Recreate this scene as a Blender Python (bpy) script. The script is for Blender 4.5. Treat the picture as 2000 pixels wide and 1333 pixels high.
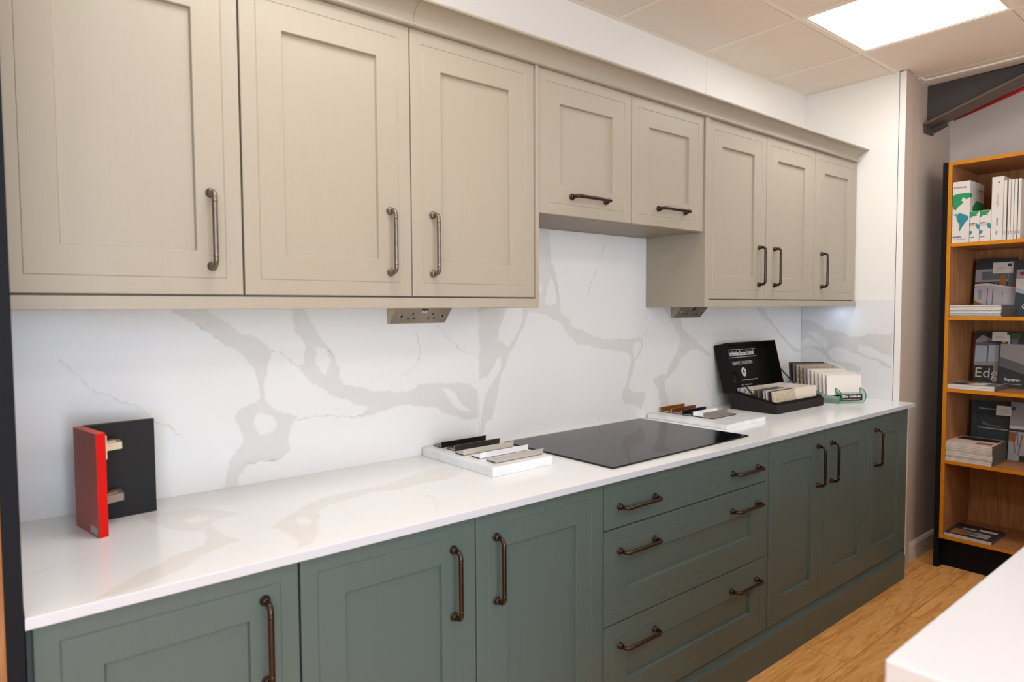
import bpy, bmesh, math, random
import numpy as np
from mathutils import Vector, Matrix

for o in list(bpy.data.objects):
    bpy.data.objects.remove(o)
SC = bpy.context.scene
COL = SC.collection
random.seed(7)
PI = math.pi

# ------------------------------------------------------------------ camera
CAMPOS = Vector((0.0, -1.91457, 1.41275))
FW = Vector((0.63093006, 0.77428663, -0.049066))
RT = Vector((0.77503461, -0.63189402, -0.00559356))
UP = Vector((0.03533553, 0.03449871, 0.99877988))
cam_data = bpy.data.cameras.new('camera')
cam = bpy.data.objects.new('camera', cam_data)
COL.objects.link(cam)
cam.matrix_world = Matrix(((RT.x, UP.x, -FW.x, CAMPOS.x), (RT.y, UP.y, -FW.y, CAMPOS.y), (RT.z, UP.z, -FW.z, CAMPOS.z), (0, 0, 0, 1)))
cam_data.sensor_width = 36.0
cam_data.lens = 1287.73 / 2000 * 36
cam_data.clip_start = 0.05
cam_data.dof.use_dof = True
cam_data.dof.focus_distance = 3.0
cam_data.dof.aperture_fstop = 4.5
SC.camera = cam

# ------------------------------------------------------------------ world, lights, exposure
world = bpy.data.worlds.new('showroom_ambient')
SC.world = world
world.use_nodes = True
bg = world.node_tree.nodes['Background']
bg.inputs[0].default_value = (1.0, 0.95, 0.90, 1)
bg.inputs[1].default_value = 0.34
SC.view_settings.view_transform = 'Standard'
SC.view_settings.look = 'None'
SC.view_settings.gamma = 1.0
SC.view_settings.exposure = 0.82
SC.view_settings.use_curve_mapping = False

def area(name, loc, target, sx, sy, power, color):
    d = bpy.data.lights.new(name, 'AREA')
    d.shape = 'RECTANGLE'; d.size = sx; d.size_y = sy; d.energy = power; d.color = color
    o = bpy.data.objects.new(name, d); COL.objects.link(o)
    o.location = loc
    o.rotation_euler = (Vector(target) - Vector(loc)).to_track_quat('-Z', 'Y').to_euler()
    return o
# daylight from the shop front behind the photographer
area('shop_front_daylight', (-0.6, -4.8, 1.35), (0.0, 0.0, 1.25), 3.0, 2.2, 80, (0.70, 0.84, 1.0))
PANEL_STRENGTH = 6.7

# ------------------------------------------------------------------ main dimensions (metres, wall face is y = 0, floor is z = 0)
ZT = 0.9166; ZTB = 0.8967; YT = -0.611; YB = -0.5873; YW = -0.2988; YP = -0.3062
ZDB = 1.449; ZDT = 2.189; ZEB = 1.724; ZPB = 1.4158; ZC = 2.6231; XR = 3.7388

# ------------------------------------------------------------------ helpers
class MB:
    """collects simple shapes into one mesh"""
    def __init__(self):
        self.v = []; self.f = []; self.m = []; self.sm = []
    def add(self, vs, fs, mi=0, smooth=False):
        n = len(self.v)
        self.v += [tuple(p) for p in vs]
        for f in fs:
            self.f.append(tuple(i + n for i in f)); self.m.append(mi); self.sm.append(smooth)
        return self
    def box(self, a, b, mi=0):
        (x0, y0, z0), (x1, y1, z1) = a, b
        if x0 > x1: x0, x1 = x1, x0
        if y0 > y1: y0, y1 = y1, y0
        if z0 > z1: z0, z1 = z1, z0
        vs = [(x0, y0, z0), (x1, y0, z0), (x1, y1, z0), (x0, y1, z0), (x0, y0, z1), (x1, y0, z1), (x1, y1, z1), (x0, y1, z1)]
        return self.add(vs, [(0, 3, 2, 1), (4, 5, 6, 7), (0, 1, 5, 4), (1, 2, 6, 5), (2, 3, 7, 6), (3, 0, 4, 7)], mi)
    def cbox(self, a, b, c=0.001, mi=0):
        """box with chamfered edges"""
        bm = bmesh.new()
        bmesh.ops.create_cube(bm, size=1.0)
        for v in bm.verts:
            for k in range(3):
                v.co[k] = (min(a[k], b[k]) if v.co[k] < 0 else max(a[k], b[k]))
        bmesh.ops.bevel(bm, geom=list(bm.edges), offset=c, segments=2, affect='EDGES', profile=0.5)
        bm.verts.ensure_lookup_table(); bm.verts.index_update()
        self.add([v.co[:] for v in bm.verts], [[v.index for v in f.verts] for f in bm.faces], mi)
        bm.free(); return self
    def prism(self, prof, axis, a, b, mi=0, smooth=False):
        """extrude a closed 2D profile along an axis. axis x: prof=(y,z); y: prof=(x,z); z: prof=(x,y)"""
        def P(p, t):
            return {'x': (t, p[0], p[1]), 'y': (p[0], t, p[1]), 'z': (p[0], p[1], t)}[axis]
        n = len(prof)
        vs = [P(p, a) for p in prof] + [P(p, b) for p in prof]
        self.add(vs, [(i, (i + 1) % n, n + (i + 1) % n, n + i) for i in range(n)], mi, smooth)
        self.add(vs, [tuple(range(n)), tuple(range(2 * n - 1, n - 1, -1))], mi)
        return self
    def tube(self, pts, r, n=12, mi=0, cap=True):
        pts = [Vector(p) for p in pts]
        rs = r if isinstance(r, (list, tuple)) else [r] * len(pts)
        T = []
        for i in range(len(pts)):
            a = pts[max(0, i - 1)]; b = pts[min(len(pts) - 1, i + 1)]
            T.append((b - a).normalized())
        u = T[0].orthogonal().normalized()
        rings = []
        for i, p in enumerate(pts):
            u = (u - T[i] * u.dot(T[i])).normalized()
            w = T[i].cross(u)
            rings.append([p + (u * math.cos(2 * PI * k / n) + w * math.sin(2 * PI * k / n)) * rs[i] for k in range(n)])
        vs = [q for ring in rings for q in ring]
        fs = [(i * n + k, i * n + (k + 1) % n, (i + 1) * n + (k + 1) % n, (i + 1) * n + k) for i in range(len(pts) - 1) for k in range(n)]
        self.add(vs, fs, mi, True)
        if cap:
            self.add(vs, [tuple(range(n - 1, -1, -1)), tuple((len(pts) - 1) * n + k for k in range(n))], mi)
        return self
    def lathe(self, prof, center, axis, n=20, mi=0):
        """prof = (radius, distance along axis)"""
        ax = Vector(axis).normalized(); u = ax.orthogonal().normalized(); w = ax.cross(u); c = Vector(center)
        vs = []
        for r, h in prof:
            for k in range(n):
                vs.append(c + ax * h + (u * math.cos(2 * PI * k / n) + w * math.sin(2 * PI * k / n)) * r)
        fs = [(i * n + k, i * n + (k + 1) % n, (i + 1) * n + (k + 1) % n, (i + 1) * n + k) for i in range(len(prof) - 1) for k in range(n)]
        self.add(vs, fs, mi, True)
        self.add(vs, [tuple(range(n)), tuple((len(prof) - 1) * n + k for k in range(n))], mi)
        return self
    def build(self, name, mats, parent=None, loc=(0, 0, 0)):
        me = bpy.data.meshes.new(name)
        me.from_pydata(self.v, [], self.f)
        if not isinstance(mats, (list, tuple)): mats = [mats]
        for m in mats: me.materials.append(m)
        me.polygons.foreach_set('material_index', self.m)
        me.polygons.foreach_set('use_smooth', self.sm)
        bm = bmesh.new(); bm.from_mesh(me)
        bmesh.ops.remove_doubles(bm, verts=bm.verts, dist=1e-6)
        bmesh.ops.recalc_face_normals(bm, faces=bm.faces)
        bm.to_mesh(me); bm.free()
        o = bpy.data.objects.new(name, me); COL.objects.link(o)
        if parent: o.parent = parent
        o.location = loc
        return o

def tag(o, label=None, cat=None, group=None, kind=None):
    if label: o['label'] = label
    if cat: o['category'] = cat
    if group: o['group'] = group
    if kind: o['kind'] = kind
    return o
def thing(name, loc, label, cat, group=None, rz=0):
    o = bpy.data.objects.new(name, None); COL.objects.link(o)
    o.empty_display_size = 0.05; o.location = loc; o.rotation_euler = (0, 0, rz)
    return tag(o, label, cat, group)
def struct(o):
    o['kind'] = 'structure'; return o
def children(o): return [c for c in bpy.data.objects if c.parent == o]
def copy_tree(o, parent=None):
    c = o.copy(); COL.objects.link(c); c.parent = parent
    for ch in children(o): copy_tree(ch, c)
    return c

def text_mesh(s, size, xscale=1.0, align='CENTER', bold=0.0):
    cu = bpy.data.curves.new('t', 'FONT')
    cu.body = s; cu.size = size; cu.align_x = align; cu.align_y = 'CENTER'; cu.offset = bold; cu.resolution_u = 3
    ob = bpy.data.objects.new('t', cu); COL.objects.link(ob)
    bpy.context.view_layer.update()
    me = bpy.data.meshes.new_from_object(ob.evaluated_get(bpy.context.evaluated_depsgraph_get()))
    bpy.data.objects.remove(ob); bpy.data.curves.remove(cu)
    vs = [(v.co.x * xscale, v.co.y) for v in me.vertices]; fs = [tuple(p.vertices) for p in me.polygons]
    bpy.data.meshes.remove(me)
    return vs, fs
def put_text(mb, s, size, origin, right, up, mi=0, xscale=1.0, align='CENTER', bold=0.0, lift=0.0004):
    vs, fs = text_mesh(s, size, xscale, align, bold)
    R = Vector(right).normalized(); U = Vector(up).normalized(); N = R.cross(U); O = Vector(origin)
    mb.add([O + R * a + U * b + N * lift for a, b in vs], fs, mi)
def quad(mb, origin, right, up, x0, y0, x1, y1, mi=0, lift=0.0003):
    R = Vector(right).normalized(); U = Vector(up).normalized(); N = R.cross(U); O = Vector(origin)
    mb.add([O + R * a + U * b + N * lift for a, b in ((x0, y0), (x1, y0), (x1, y1), (x0, y1))], [(0, 1, 2, 3)], mi)
def poly(mb, origin, right, up, pts, mi=0, lift=0.0003):
    R = Vector(right).normalized(); U = Vector(up).normalized(); N = R.cross(U); O = Vector(origin)
    mb.add([O + R * a + U * b + N * lift for a, b in pts], [tuple(range(len(pts)))], mi)

# ------------------------------------------------------------------ materials
def lin(c):
    return tuple((x / 255 / 12.92) if x / 255 <= 0.04045 else ((x / 255 + 0.055) / 1.055) ** 2.4 for x in c) + (1,)
def nodes(m):
    return m.node_tree.nodes, m.node_tree.links
def mat(name, rgb, rough=0.5, metal=0.0, spec=0.5, coat=0.0, emit=None, strength=0.0, noise=0.0, nscale=30.0, bump=0.0, trans=0.0, ior=1.45):
    m = bpy.data.materials.new(name); m.use_nodes = True
    N, L = nodes(m); b = N['Principled BSDF']
    b.inputs['Base Color'].default_value = lin(rgb)
    b.inputs['Roughness'].default_value = rough
    b.inputs['Metallic'].default_value = metal
    b.inputs['Specular IOR Level'].default_value = spec
    b.inputs['Coat Weight'].default_value = coat
    b.inputs['Coat Roughness'].default_value = 0.08
    b.inputs['Transmission Weight'].default_value = trans
    b.inputs['IOR'].default_value = ior
    if emit:
        b.inputs['Emission Color'].default_value = lin(emit); b.inputs['Emission Strength'].default_value = strength
    if noise or bump:
        tc = N.new('ShaderNodeTexCoord'); nt = N.new('ShaderNodeTexNoise')
        nt.inputs['Scale'].default_value = nscale; nt.inputs['Detail'].default_value = 4
        L.new(tc.outputs['Object'], nt.inputs['Vector'])
        if noise:
            hs = N.new('ShaderNodeHueSaturation'); hs.inputs['Color'].default_value = lin(rgb)
            mr = N.new('ShaderNodeMapRange'); mr.inputs[3].default_value = 1 - noise; mr.inputs[4].default_value = 1 + noise
            L.new(nt.outputs[0], mr.inputs[0]); L.new(mr.outputs[0], hs.inputs['Value']); L.new(hs.outputs[0], b.inputs['Base Color'])
        if bump:
            bp = N.new('ShaderNodeBump'); bp.inputs['Strength'].default_value = bump; bp.inputs['Distance'].default_value = 0.001
            L.new(nt.outputs[0], bp.inputs['Height']); L.new(bp.outputs[0], b.inputs['Normal'])
    return m
def grain_mat(name, rgb, scale=(260, 260, 7), amount=0.045, bump=0.22, rough=0.42):
    """painted timber with a fine streaky grain along the axis with the low scale"""
    m = mat(name, rgb, rough)
    N, L = nodes(m); b = N['Principled BSDF']
    tc = N.new('ShaderNodeTexCoord'); mp = N.new('ShaderNodeMapping'); nt = N.new('ShaderNodeTexNoise'); n2 = N.new('ShaderNodeTexNoise')
    mp.inputs['Scale'].default_value = scale
    nt.inputs['Scale'].default_value = 1; nt.inputs['Detail'].default_value = 3
    n2.inputs['Scale'].default_value = 3.0
    L.new(tc.outputs['Object'], mp.inputs['Vector']); L.new(mp.outputs[0], nt.inputs['Vector']); L.new(tc.outputs['Object'], n2.inputs['Vector'])
    ma = N.new('ShaderNodeMath'); ma.operation = 'MULTIPLY'
    mr2 = N.new('ShaderNodeMapRange'); mr2.inputs[1].default_value = 0.35; mr2.inputs[2].default_value = 0.75
    L.new(n2.outputs[0], mr2.inputs[0])
    mr = N.new('ShaderNodeMapRange'); mr.inputs[1].default_value = 0.25; mr.inputs[2].default_value = 0.75; mr.inputs[3].default_value = -1; mr.inputs[4].default_value = 1
    L.new(nt.outputs[0], mr.inputs[0]); L.new(mr.outputs[0], ma.inputs[0]); L.new(mr2.outputs[0], ma.inputs[1])
    md = N.new('ShaderNodeMath'); md.operation = 'MULTIPLY_ADD'; md.inputs[1].default_value = amount; md.inputs[2].default_value = 1.0
    L.new(ma.outputs[0], md.inputs[0])
    hs = N.new('ShaderNodeHueSaturation'); hs.inputs['Color'].default_value = lin(rgb)
    L.new(md.outputs[0], hs.inputs['Value']); L.new(hs.outputs[0], b.inputs['Base Color'])
    bp = N.new('ShaderNodeBump'); bp.inputs['Strength'].default_value = bump; bp.inputs['Distance'].default_value = 0.0006
    L.new(ma.outputs[0], bp.inputs['Height']); L.new(bp.outputs[0], b.inputs['Normal'])
    return m
def oak_mat(name, c1, c2, scale, rough=0.5):
    m = mat(name, c1, rough, spec=0.2); N, L = nodes(m); b = N['Principled BSDF']
    tc = N.new('ShaderNodeTexCoord'); mp = N.new('ShaderNodeMapping'); nt = N.new('ShaderNodeTexNoise')
    mp.inputs['Scale'].default_value = scale; nt.inputs['Scale'].default_value = 1; nt.inputs['Detail'].default_value = 6; nt.inputs['Distortion'].default_value = 0.6
    L.new(tc.outputs['Object'], mp.inputs['Vector']); L.new(mp.outputs[0], nt.inputs['Vector'])
    cr = N.new('ShaderNodeValToRGB'); cr.color_ramp.elements[0].position = 0.32; cr.color_ramp.elements[1].position = 0.68
    cr.color_ramp.elements[0].color = lin(c1); cr.color_ramp.elements[1].color = lin(c2)
    L.new(nt.outputs[0], cr.inputs[0]); L.new(cr.outputs[0], b.inputs['Base Color'])
    return m
def floor_mat():
    m = mat('oak_plank_floor', (170, 115, 62), 0.42); N, L = nodes(m); b = N['Principled BSDF']
    tc = N.new('ShaderNodeTexCoord')
    mp = N.new('ShaderNodeMapping'); mp.inputs['Location'].default_value = (-0.66, 0.773, 0)
    L.new(tc.outputs['Object'], mp.inputs['Vector'])
    br = N.new('ShaderNodeTexBrick'); br.offset = 0.48; br.inputs['Scale'].default_value = 1.0
    br.inputs['Brick Width'].default_value = 1.30; br.inputs['Row Height'].default_value = 0.19; br.inputs['Mortar Size'].default_value = 0.0011; br.inputs['Mortar Smooth'].default_value = 0.3
    br.inputs['Color1'].default_value = (0.25, 0.25, 0.25, 1); br.inputs['Color2'].default_value = (0.8, 0.8, 0.8, 1); br.inputs['Mortar'].default_value = (0, 0, 0, 1)
    L.new(mp.outputs[0], br.inputs['Vector'])
    # grain, shifted per plank
    ad = N.new('ShaderNodeVectorMath'); ad.operation = 'MULTIPLY_ADD'; ad.inputs[1].default_value = (9, 5, 3)
    L.new(br.outputs['Color'], ad.inputs[0]); L.new(tc.outputs['Object'], ad.inputs[2])
    mg = N.new('ShaderNodeMapping'); mg.inputs['Scale'].default_value = (2.2, 20, 1)
    L.new(ad.outputs[0], mg.inputs['Vector'])
    g1 = N.new('ShaderNodeTexNoise'); g1.inputs['Scale'].default_value = 1.3; g1.inputs['Detail'].default_value = 7; g1.inputs['Roughness'].default_value = 0.62; g1.inputs['Distortion'].default_value = 1.4
    L.new(mg.outputs[0], g1.inputs['Vector'])
    mk = N.new('ShaderNodeMapping'); mk.inputs['Scale'].default_value = (2.0, 7, 1)
    L.new(ad.outputs[0], mk.inputs['Vector'])
    g2 = N.new('ShaderNodeTexNoise'); g2.inputs['Scale'].default_value = 1.6; g2.inputs['Detail'].default_value = 3; g2.inputs['Distortion'].default_value = 2.5
    L.new(mk.outputs[0], g2.inputs['Vector'])
    fine = N.new('ShaderNodeMapping'); fine.inputs['Scale'].default_value = (14, 190, 1)
    L.new(ad.outputs[0], fine.inputs['Vector'])
    g3 = N.new('ShaderNodeTexNoise'); g3.inputs['Scale'].default_value = 1; g3.inputs['Detail'].default_value = 4
    L.new(fine.outputs[0], g3.inputs['Vector'])
    cr = N.new('ShaderNodeValToRGB'); e = cr.color_ramp.elements
    e[0].position = 0.42; e[0].color = lin((212, 148, 80)); e[1].position = 0.72; e[1].color = lin((242, 188, 116))
    x = e.new(0.46); x.color = lin((228, 166, 92))
    L.new(g1.outputs[0], cr.inputs[0])
    cr2 = N.new('ShaderNodeValToRGB'); e = cr2.color_ramp.elements
    e[0].position = 0.28; e[0].color = (0.55, 0.45, 0.36, 1); e[1].position = 0.42; e[1].color = (1, 1, 1, 1)
    L.new(g2.outputs[0], cr2.inputs[0])
    mx = N.new('ShaderNodeMix'); mx.data_type = 'RGBA'; mx.blend_type = 'MULTIPLY'; mx.inputs[0].default_value = 0.4
    L.new(cr.outputs[0], mx.inputs[6]); L.new(cr2.outputs[0], mx.inputs[7])
    m3 = N.new('ShaderNodeMapRange'); m3.inputs[1].default_value = 0.3; m3.inputs[2].default_value = 0.7; m3.inputs[3].default_value = 0.86; m3.inputs[4].default_value = 1.1
    L.new(g3.outputs[0], m3.inputs[0])
    mt = N.new('ShaderNodeMapRange'); mt.inputs[3].default_value = 0.88; mt.inputs[4].default_value = 1.1
    L.new(br.outputs['Color'], mt.inputs[0])
    mm = N.new('ShaderNodeMath'); mm.operation = 'MULTIPLY'; L.new(m3.outputs[0], mm.inputs[0]); L.new(mt.outputs[0], mm.inputs[1])
    hs = N.new('ShaderNodeHueSaturation'); L.new(mx.outputs[2], hs.inputs['Color']); L.new(mm.outputs[0], hs.inputs['Value'])
    mo = N.new('ShaderNodeMix'); mo.data_type = 'RGBA'
    L.new(br.outputs['Fac'], mo.inputs[0]); L.new(hs.outputs[0], mo.inputs[6]); mo.inputs[7].default_value = lin((110, 68, 34))
    L.new(mo.outputs[2], b.inputs['Base Color'])
    bp = N.new('ShaderNodeBump'); bp.inputs['Strength'].default_value = 0.15; bp.inputs['Distance'].default_value = 0.001
    L.new(g3.outputs[0], bp.inputs['Height']); L.new(bp.outputs[0], b.inputs['Normal'])
    return m
def quartz_mat(name, base, vein, crack, rough):
    """white quartz; the mesh carries the traced veins as point attributes"""
    m = mat(name, base, rough, spec=0.5); N, L = nodes(m); b = N['Principled BSDF']
    a = N.new('ShaderNodeAttribute'); a.attribute_name = 'vein'
    c = N.new('ShaderNodeAttribute'); c.attribute_name = 'crack'
    tc = N.new('ShaderNodeTexCoord'); nt = N.new('ShaderNodeTexNoise'); nt.inputs['Scale'].default_value = 9; nt.inputs['Detail'].default_value = 5
    L.new(tc.outputs['Object'], nt.inputs['Vector'])
    mr = N.new('ShaderNodeMapRange'); mr.inputs[1].default_value = 0.3; mr.inputs[2].default_value = 0.7; mr.inputs[3].default_value = 0.75; mr.inputs[4].default_value = 1.0
    L.new(nt.outputs[0], mr.inputs[0])
    mu = N.new('ShaderNodeMath'); mu.operation = 'MULTIPLY'; L.new(a.outputs['Fac'], mu.inputs[0]); L.new(mr.outputs[0], mu.inputs[1])
    x = N.new('ShaderNodeMix'); x.data_type = 'RGBA'; L.new(mu.outputs[0], x.inputs[0]); x.inputs[6].default_value = lin(base); x.inputs[7].default_value = lin(vein)
    n2 = N.new('ShaderNodeTexNoise'); n2.inputs['Scale'].default_value = 45; n2.inputs['Detail'].default_value = 2
    L.new(tc.outputs['Object'], n2.inputs['Vector'])
    m2 = N.new('ShaderNodeMapRange'); m2.inputs[1].default_value = 0.38; m2.inputs[2].default_value = 0.6; m2.inputs[3].default_value = 0.15; m2.inputs[4].default_value = 1.0
    L.new(n2.outputs[0], m2.inputs[0])
    mc = N.new('ShaderNodeMath'); mc.operation = 'MULTIPLY'; L.new(c.outputs['Fac'], mc.inputs[0]); L.new(m2.outputs[0], mc.inputs[1])
    y = N.new('ShaderNodeMix'); y.data_type = 'RGBA'; L.new(mc.outputs[0], y.inputs[0]); L.new(x.outputs[2], y.inputs[6]); y.inputs[7].default_value = lin(crack)
    L.new(y.outputs[2], b.inputs['Base Color'])
    return m
def speckle_mat(name, c1, c2, scale=90, rough=0.35, lo=0.42, hi=0.58):
    m = mat(name, c1, rough); N, L = nodes(m); b = N['Principled BSDF']
    tc = N.new('ShaderNodeTexCoord'); nt = N.new('ShaderNodeTexNoise'); nt.inputs['Scale'].default_value = scale; nt.inputs['Detail'].default_value = 5
    L.new(tc.outputs['Object'], nt.inputs['Vector'])
    cr = N.new('ShaderNodeValToRGB'); cr.color_ramp.elements[0].position = lo; cr.color_ramp.elements[1].position = hi
    cr.color_ramp.elements[0].color = lin(c2); cr.color_ramp.elements[1].color = lin(c1)
    L.new(nt.outputs[0], cr.inputs[0]); L.new(cr.outputs[0], b.inputs['Base Color'])
    return m
def glassy(name, rgb, rough=0.02, alpha=0.25):
    """thin acrylic: mostly see-through sheet with a tint"""
    m = bpy.data.materials.new(name); m.use_nodes = True; N, L = nodes(m)
    out = N['Material Output']; N.remove(N['Principled BSDF'])
    t = N.new('ShaderNodeBsdfTransparent'); t.inputs[0].default_value = lin(rgb)
    g = N.new('ShaderNodeBsdfGlossy'); g.inputs['Roughness'].default_value = rough; g.inputs[0].default_value = (1, 1, 1, 1)
    fr = N.new('ShaderNodeFresnel'); fr.inputs[0].default_value = 1.45
    mx = N.new('ShaderNodeMixShader'); L.new(fr.outputs[0], mx.inputs[0]); L.new(t.outputs[0], mx.inputs[1]); L.new(g.outputs[0], mx.inputs[2])
    L.new(mx.outputs[0], out.inputs['Surface'])
    return m

M = {}
BEIGE = (165, 156, 139)
SAGE = (83, 98, 94)
M['beige'] = grain_mat('beige_painted_timber', BEIGE)
M['beige_h'] = grain_mat('beige_painted_timber_level_grain', BEIGE, (7, 260, 260), 0.07, 0.35)
M['beige_plain'] = mat('beige_paint', BEIGE, 0.45)
M['carcass'] = mat('beige_board', (150, 139, 122), 0.5)
M['sage'] = grain_mat('sage_painted_timber', SAGE, (260, 260, 7), 0.05, 0.25, 0.45)
M['sage_h'] = grain_mat('sage_painted_timber_level_grain', SAGE, (7, 260, 260), 0.04, 0.25, 0.45)
M['sage_plain'] = mat('sage_board', (76, 91, 86), 0.5)
M['dark_gap'] = mat('dark_gap', (40, 34, 28), 0.8)
M['white_edge'] = mat('white_raw_edge', (214, 210, 200), 0.5)
M['quartz'] = quartz_mat('veined_quartz', (229, 228, 226), (213, 211, 207), (182, 177, 170), 0.22)
M['quartz_top'] = quartz_mat('veined_quartz_worktop', (236, 238, 238), (226, 226, 221), (210, 208, 202), 0.16)
M['quartz_island'] = mat('plain_white_quartz', (222, 226, 230), 0.2)
M['steel_lit'] = mat('lit_flange_steel', (98, 84, 72), 0.45)  # lighter copy of the beam steel, light on the flange put into the colour
M['quartz_edge'] = mat('shaded_quartz_edge', (200, 204, 212), 0.25)  # worktop quartz made darker and cooler, edge shade put into the colour
M['bronze'] = mat('antiqued_bronze', (72, 58, 50), 0.26, metal=0.9, noise=0.35, nscale=60, bump=0.2)
M['pewter'] = mat('antiqued_pewter', (128, 117, 106), 0.42, metal=0.9, noise=0.3, nscale=60, bump=0.2)
M['wall'] = mat('white_wall_board', (238, 234, 226), 0.55)
M['wall_far'] = mat('grey_wall_board', (214, 204, 194), 0.55)
M['wall_side'] = mat('mushroom_wall_board', (192, 176, 161), 0.55)
M['ceiling'] = mat('ceiling_tile', (242, 231, 218), 0.9, bump=0.3, nscale=500)
M['tbar'] = mat('white_ceiling_grid', (250, 240, 226), 0.5)
M['diffuser'] = mat('lit_diffuser', (255, 255, 255), 0.4, emit=(251, 250, 252), strength=PANEL_STRENGTH)
M['floor'] = floor_mat()
M['steel'] = mat('grey_painted_steel', (72, 66, 64), 0.5)
M['red_cable'] = mat('red_pipe', (170, 20, 30), 0.4)
M['navy'] = mat('dark_navy_board', (13, 16, 23), 0.6, spec=0.2)
M['oak_edge'] = oak_mat('orange_oak_edge', (196, 120, 14), (208, 132, 22), (8, 8, 60))
M['oak'] = oak_mat('brown_oak_board', (150, 100, 62), (178, 126, 82), (60, 60, 5))
M['hob'] = mat('black_ceramic_glass', (9, 9, 9), 0.05, spec=0.25)
M['hob_edge'] = mat('hob_edge', (18, 14, 12), 0.3)
M['brushed'] = mat('brushed_steel', (184, 170, 152), 0.36, metal=0.9)
M['black'] = mat('black_plastic', (20, 18, 18), 0.5)
M['chrome'] = mat('chrome', (210, 210, 210), 0.15, metal=1.0)
M['red_face'] = mat('brown_red_laminate', (190, 98, 90), 0.45)
M['red_edge'] = mat('bright_red_edge', (205, 12, 3), 0.45, spec=0.25)
M['red_top'] = mat('orange_red_edge', (232, 72, 34), 0.45, spec=0.3)
M['black_board'] = mat('charcoal_laminate', (30, 29, 29), 0.55, spec=0.3)
M['hinge'] = mat('nickel_hinge', (226, 212, 182), 0.35, metal=0.25)
M['hinge_dark'] = mat('dark_nickel_hinge', (150, 134, 122), 0.35, metal=0.3)  # darker nickel tone for the lower hinge
M['cab_print'] = mat('pale_grey_cabinet_print', (186, 178, 182), 0.5)
M['silver_label'] = mat('silver_sticker', (190, 192, 192), 0.3, metal=0.4)
M['marble'] = speckle_mat('white_marble', (234, 236, 236), (224, 226, 226), 14, 0.25)
M['al_black'] = mat('black_anodised', (26, 25, 25), 0.35, metal=0.3)
M['al_dark'] = mat('dark_grey_anodised', (62, 58, 57), 0.35, metal=0.5)
M['al_cream'] = mat('champagne_anodised', (206, 202, 186), 0.4, metal=0.3)
M['al_white'] = mat('white_profile', (240, 240, 244), 0.3)
M['al_silver'] = mat('silver_anodised', (196, 192, 182), 0.35, metal=0.5)
M['al_grey'] = mat('grey_anodised', (160, 156, 148), 0.4, metal=0.5)
M['al_gold'] = mat('gold_anodised', (164, 120, 34), 0.35, metal=0.6)
M['al_copper'] = mat('copper_anodised', (150, 88, 62), 0.35, metal=0.6)
M['case_black'] = mat('black_card', (13, 10, 10), 0.6, spec=0.3)
M['case_brown'] = mat('dark_brown_leatherette', (34, 27, 25), 0.6, spec=0.35, bump=0.3, nscale=400)
M['print_white'] = mat('white_print', (225, 222, 218), 0.5)
M['acrylic'] = glassy('clear_acrylic', (243, 250, 245))
M['acrylic_rim'] = glassy('tinted_acrylic_rim', (185, 225, 200))
M['acrylic_edge'] = mat('green_acrylic_edge', (24, 150, 100), 0.2)
M['paper'] = mat('white_paper', (214, 206, 196), 0.6)
M['paper_edges'] = mat('page_edges', (212, 204, 196), 0.7, noise=0.04, nscale=25)
M['al_raw'] = mat('raw_cut_aluminium', (214, 212, 206), 0.35, metal=0.3)
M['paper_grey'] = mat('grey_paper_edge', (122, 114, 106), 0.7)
M['page_end_shade'] = mat('shaded_page_ends', (96, 90, 84), 0.7)  # grey that paints shade onto the end faces of the stacks
M['green_print'] = mat('green_print', (30, 140, 84), 0.5)
M['teal_print'] = mat('teal_print', (40, 128, 138), 0.5)
M['blue_print'] = mat('blue_print', (30, 50, 140), 0.5)
M['black_print'] = mat('black_print', (40, 38, 38), 0.5)
M['grey_print'] = mat('grey_print', (150, 146, 146), 0.5)
M['mid_print'] = mat('mid_grey_print', (96, 96, 98), 0.5)
M['dark_print'] = mat('charcoal_print', (46, 48, 52), 0.5)
M['cool_print'] = mat('pale_blue_grey_print', (170, 178, 190), 0.5)
M['navy_print'] = mat('deep_teal_print', (38, 58, 62), 0.5)
M['red_print'] = mat('crimson_print', (150, 24, 50), 0.5)
M['wood_print'] = mat('brown_print', (150, 96, 50), 0.5)
M['yellow_print'] = mat('amber_print', (190, 140, 30), 0.5)
M['leaf_print'] = mat('leaf_print', (60, 84, 40), 0.5)
M['pink_print'] = mat('pale_pink_print', (222, 190, 182), 0.5)
M['led'] = mat('cool_led', (255, 255, 255), 0.4, emit=(200, 222, 255), strength=14)

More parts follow.
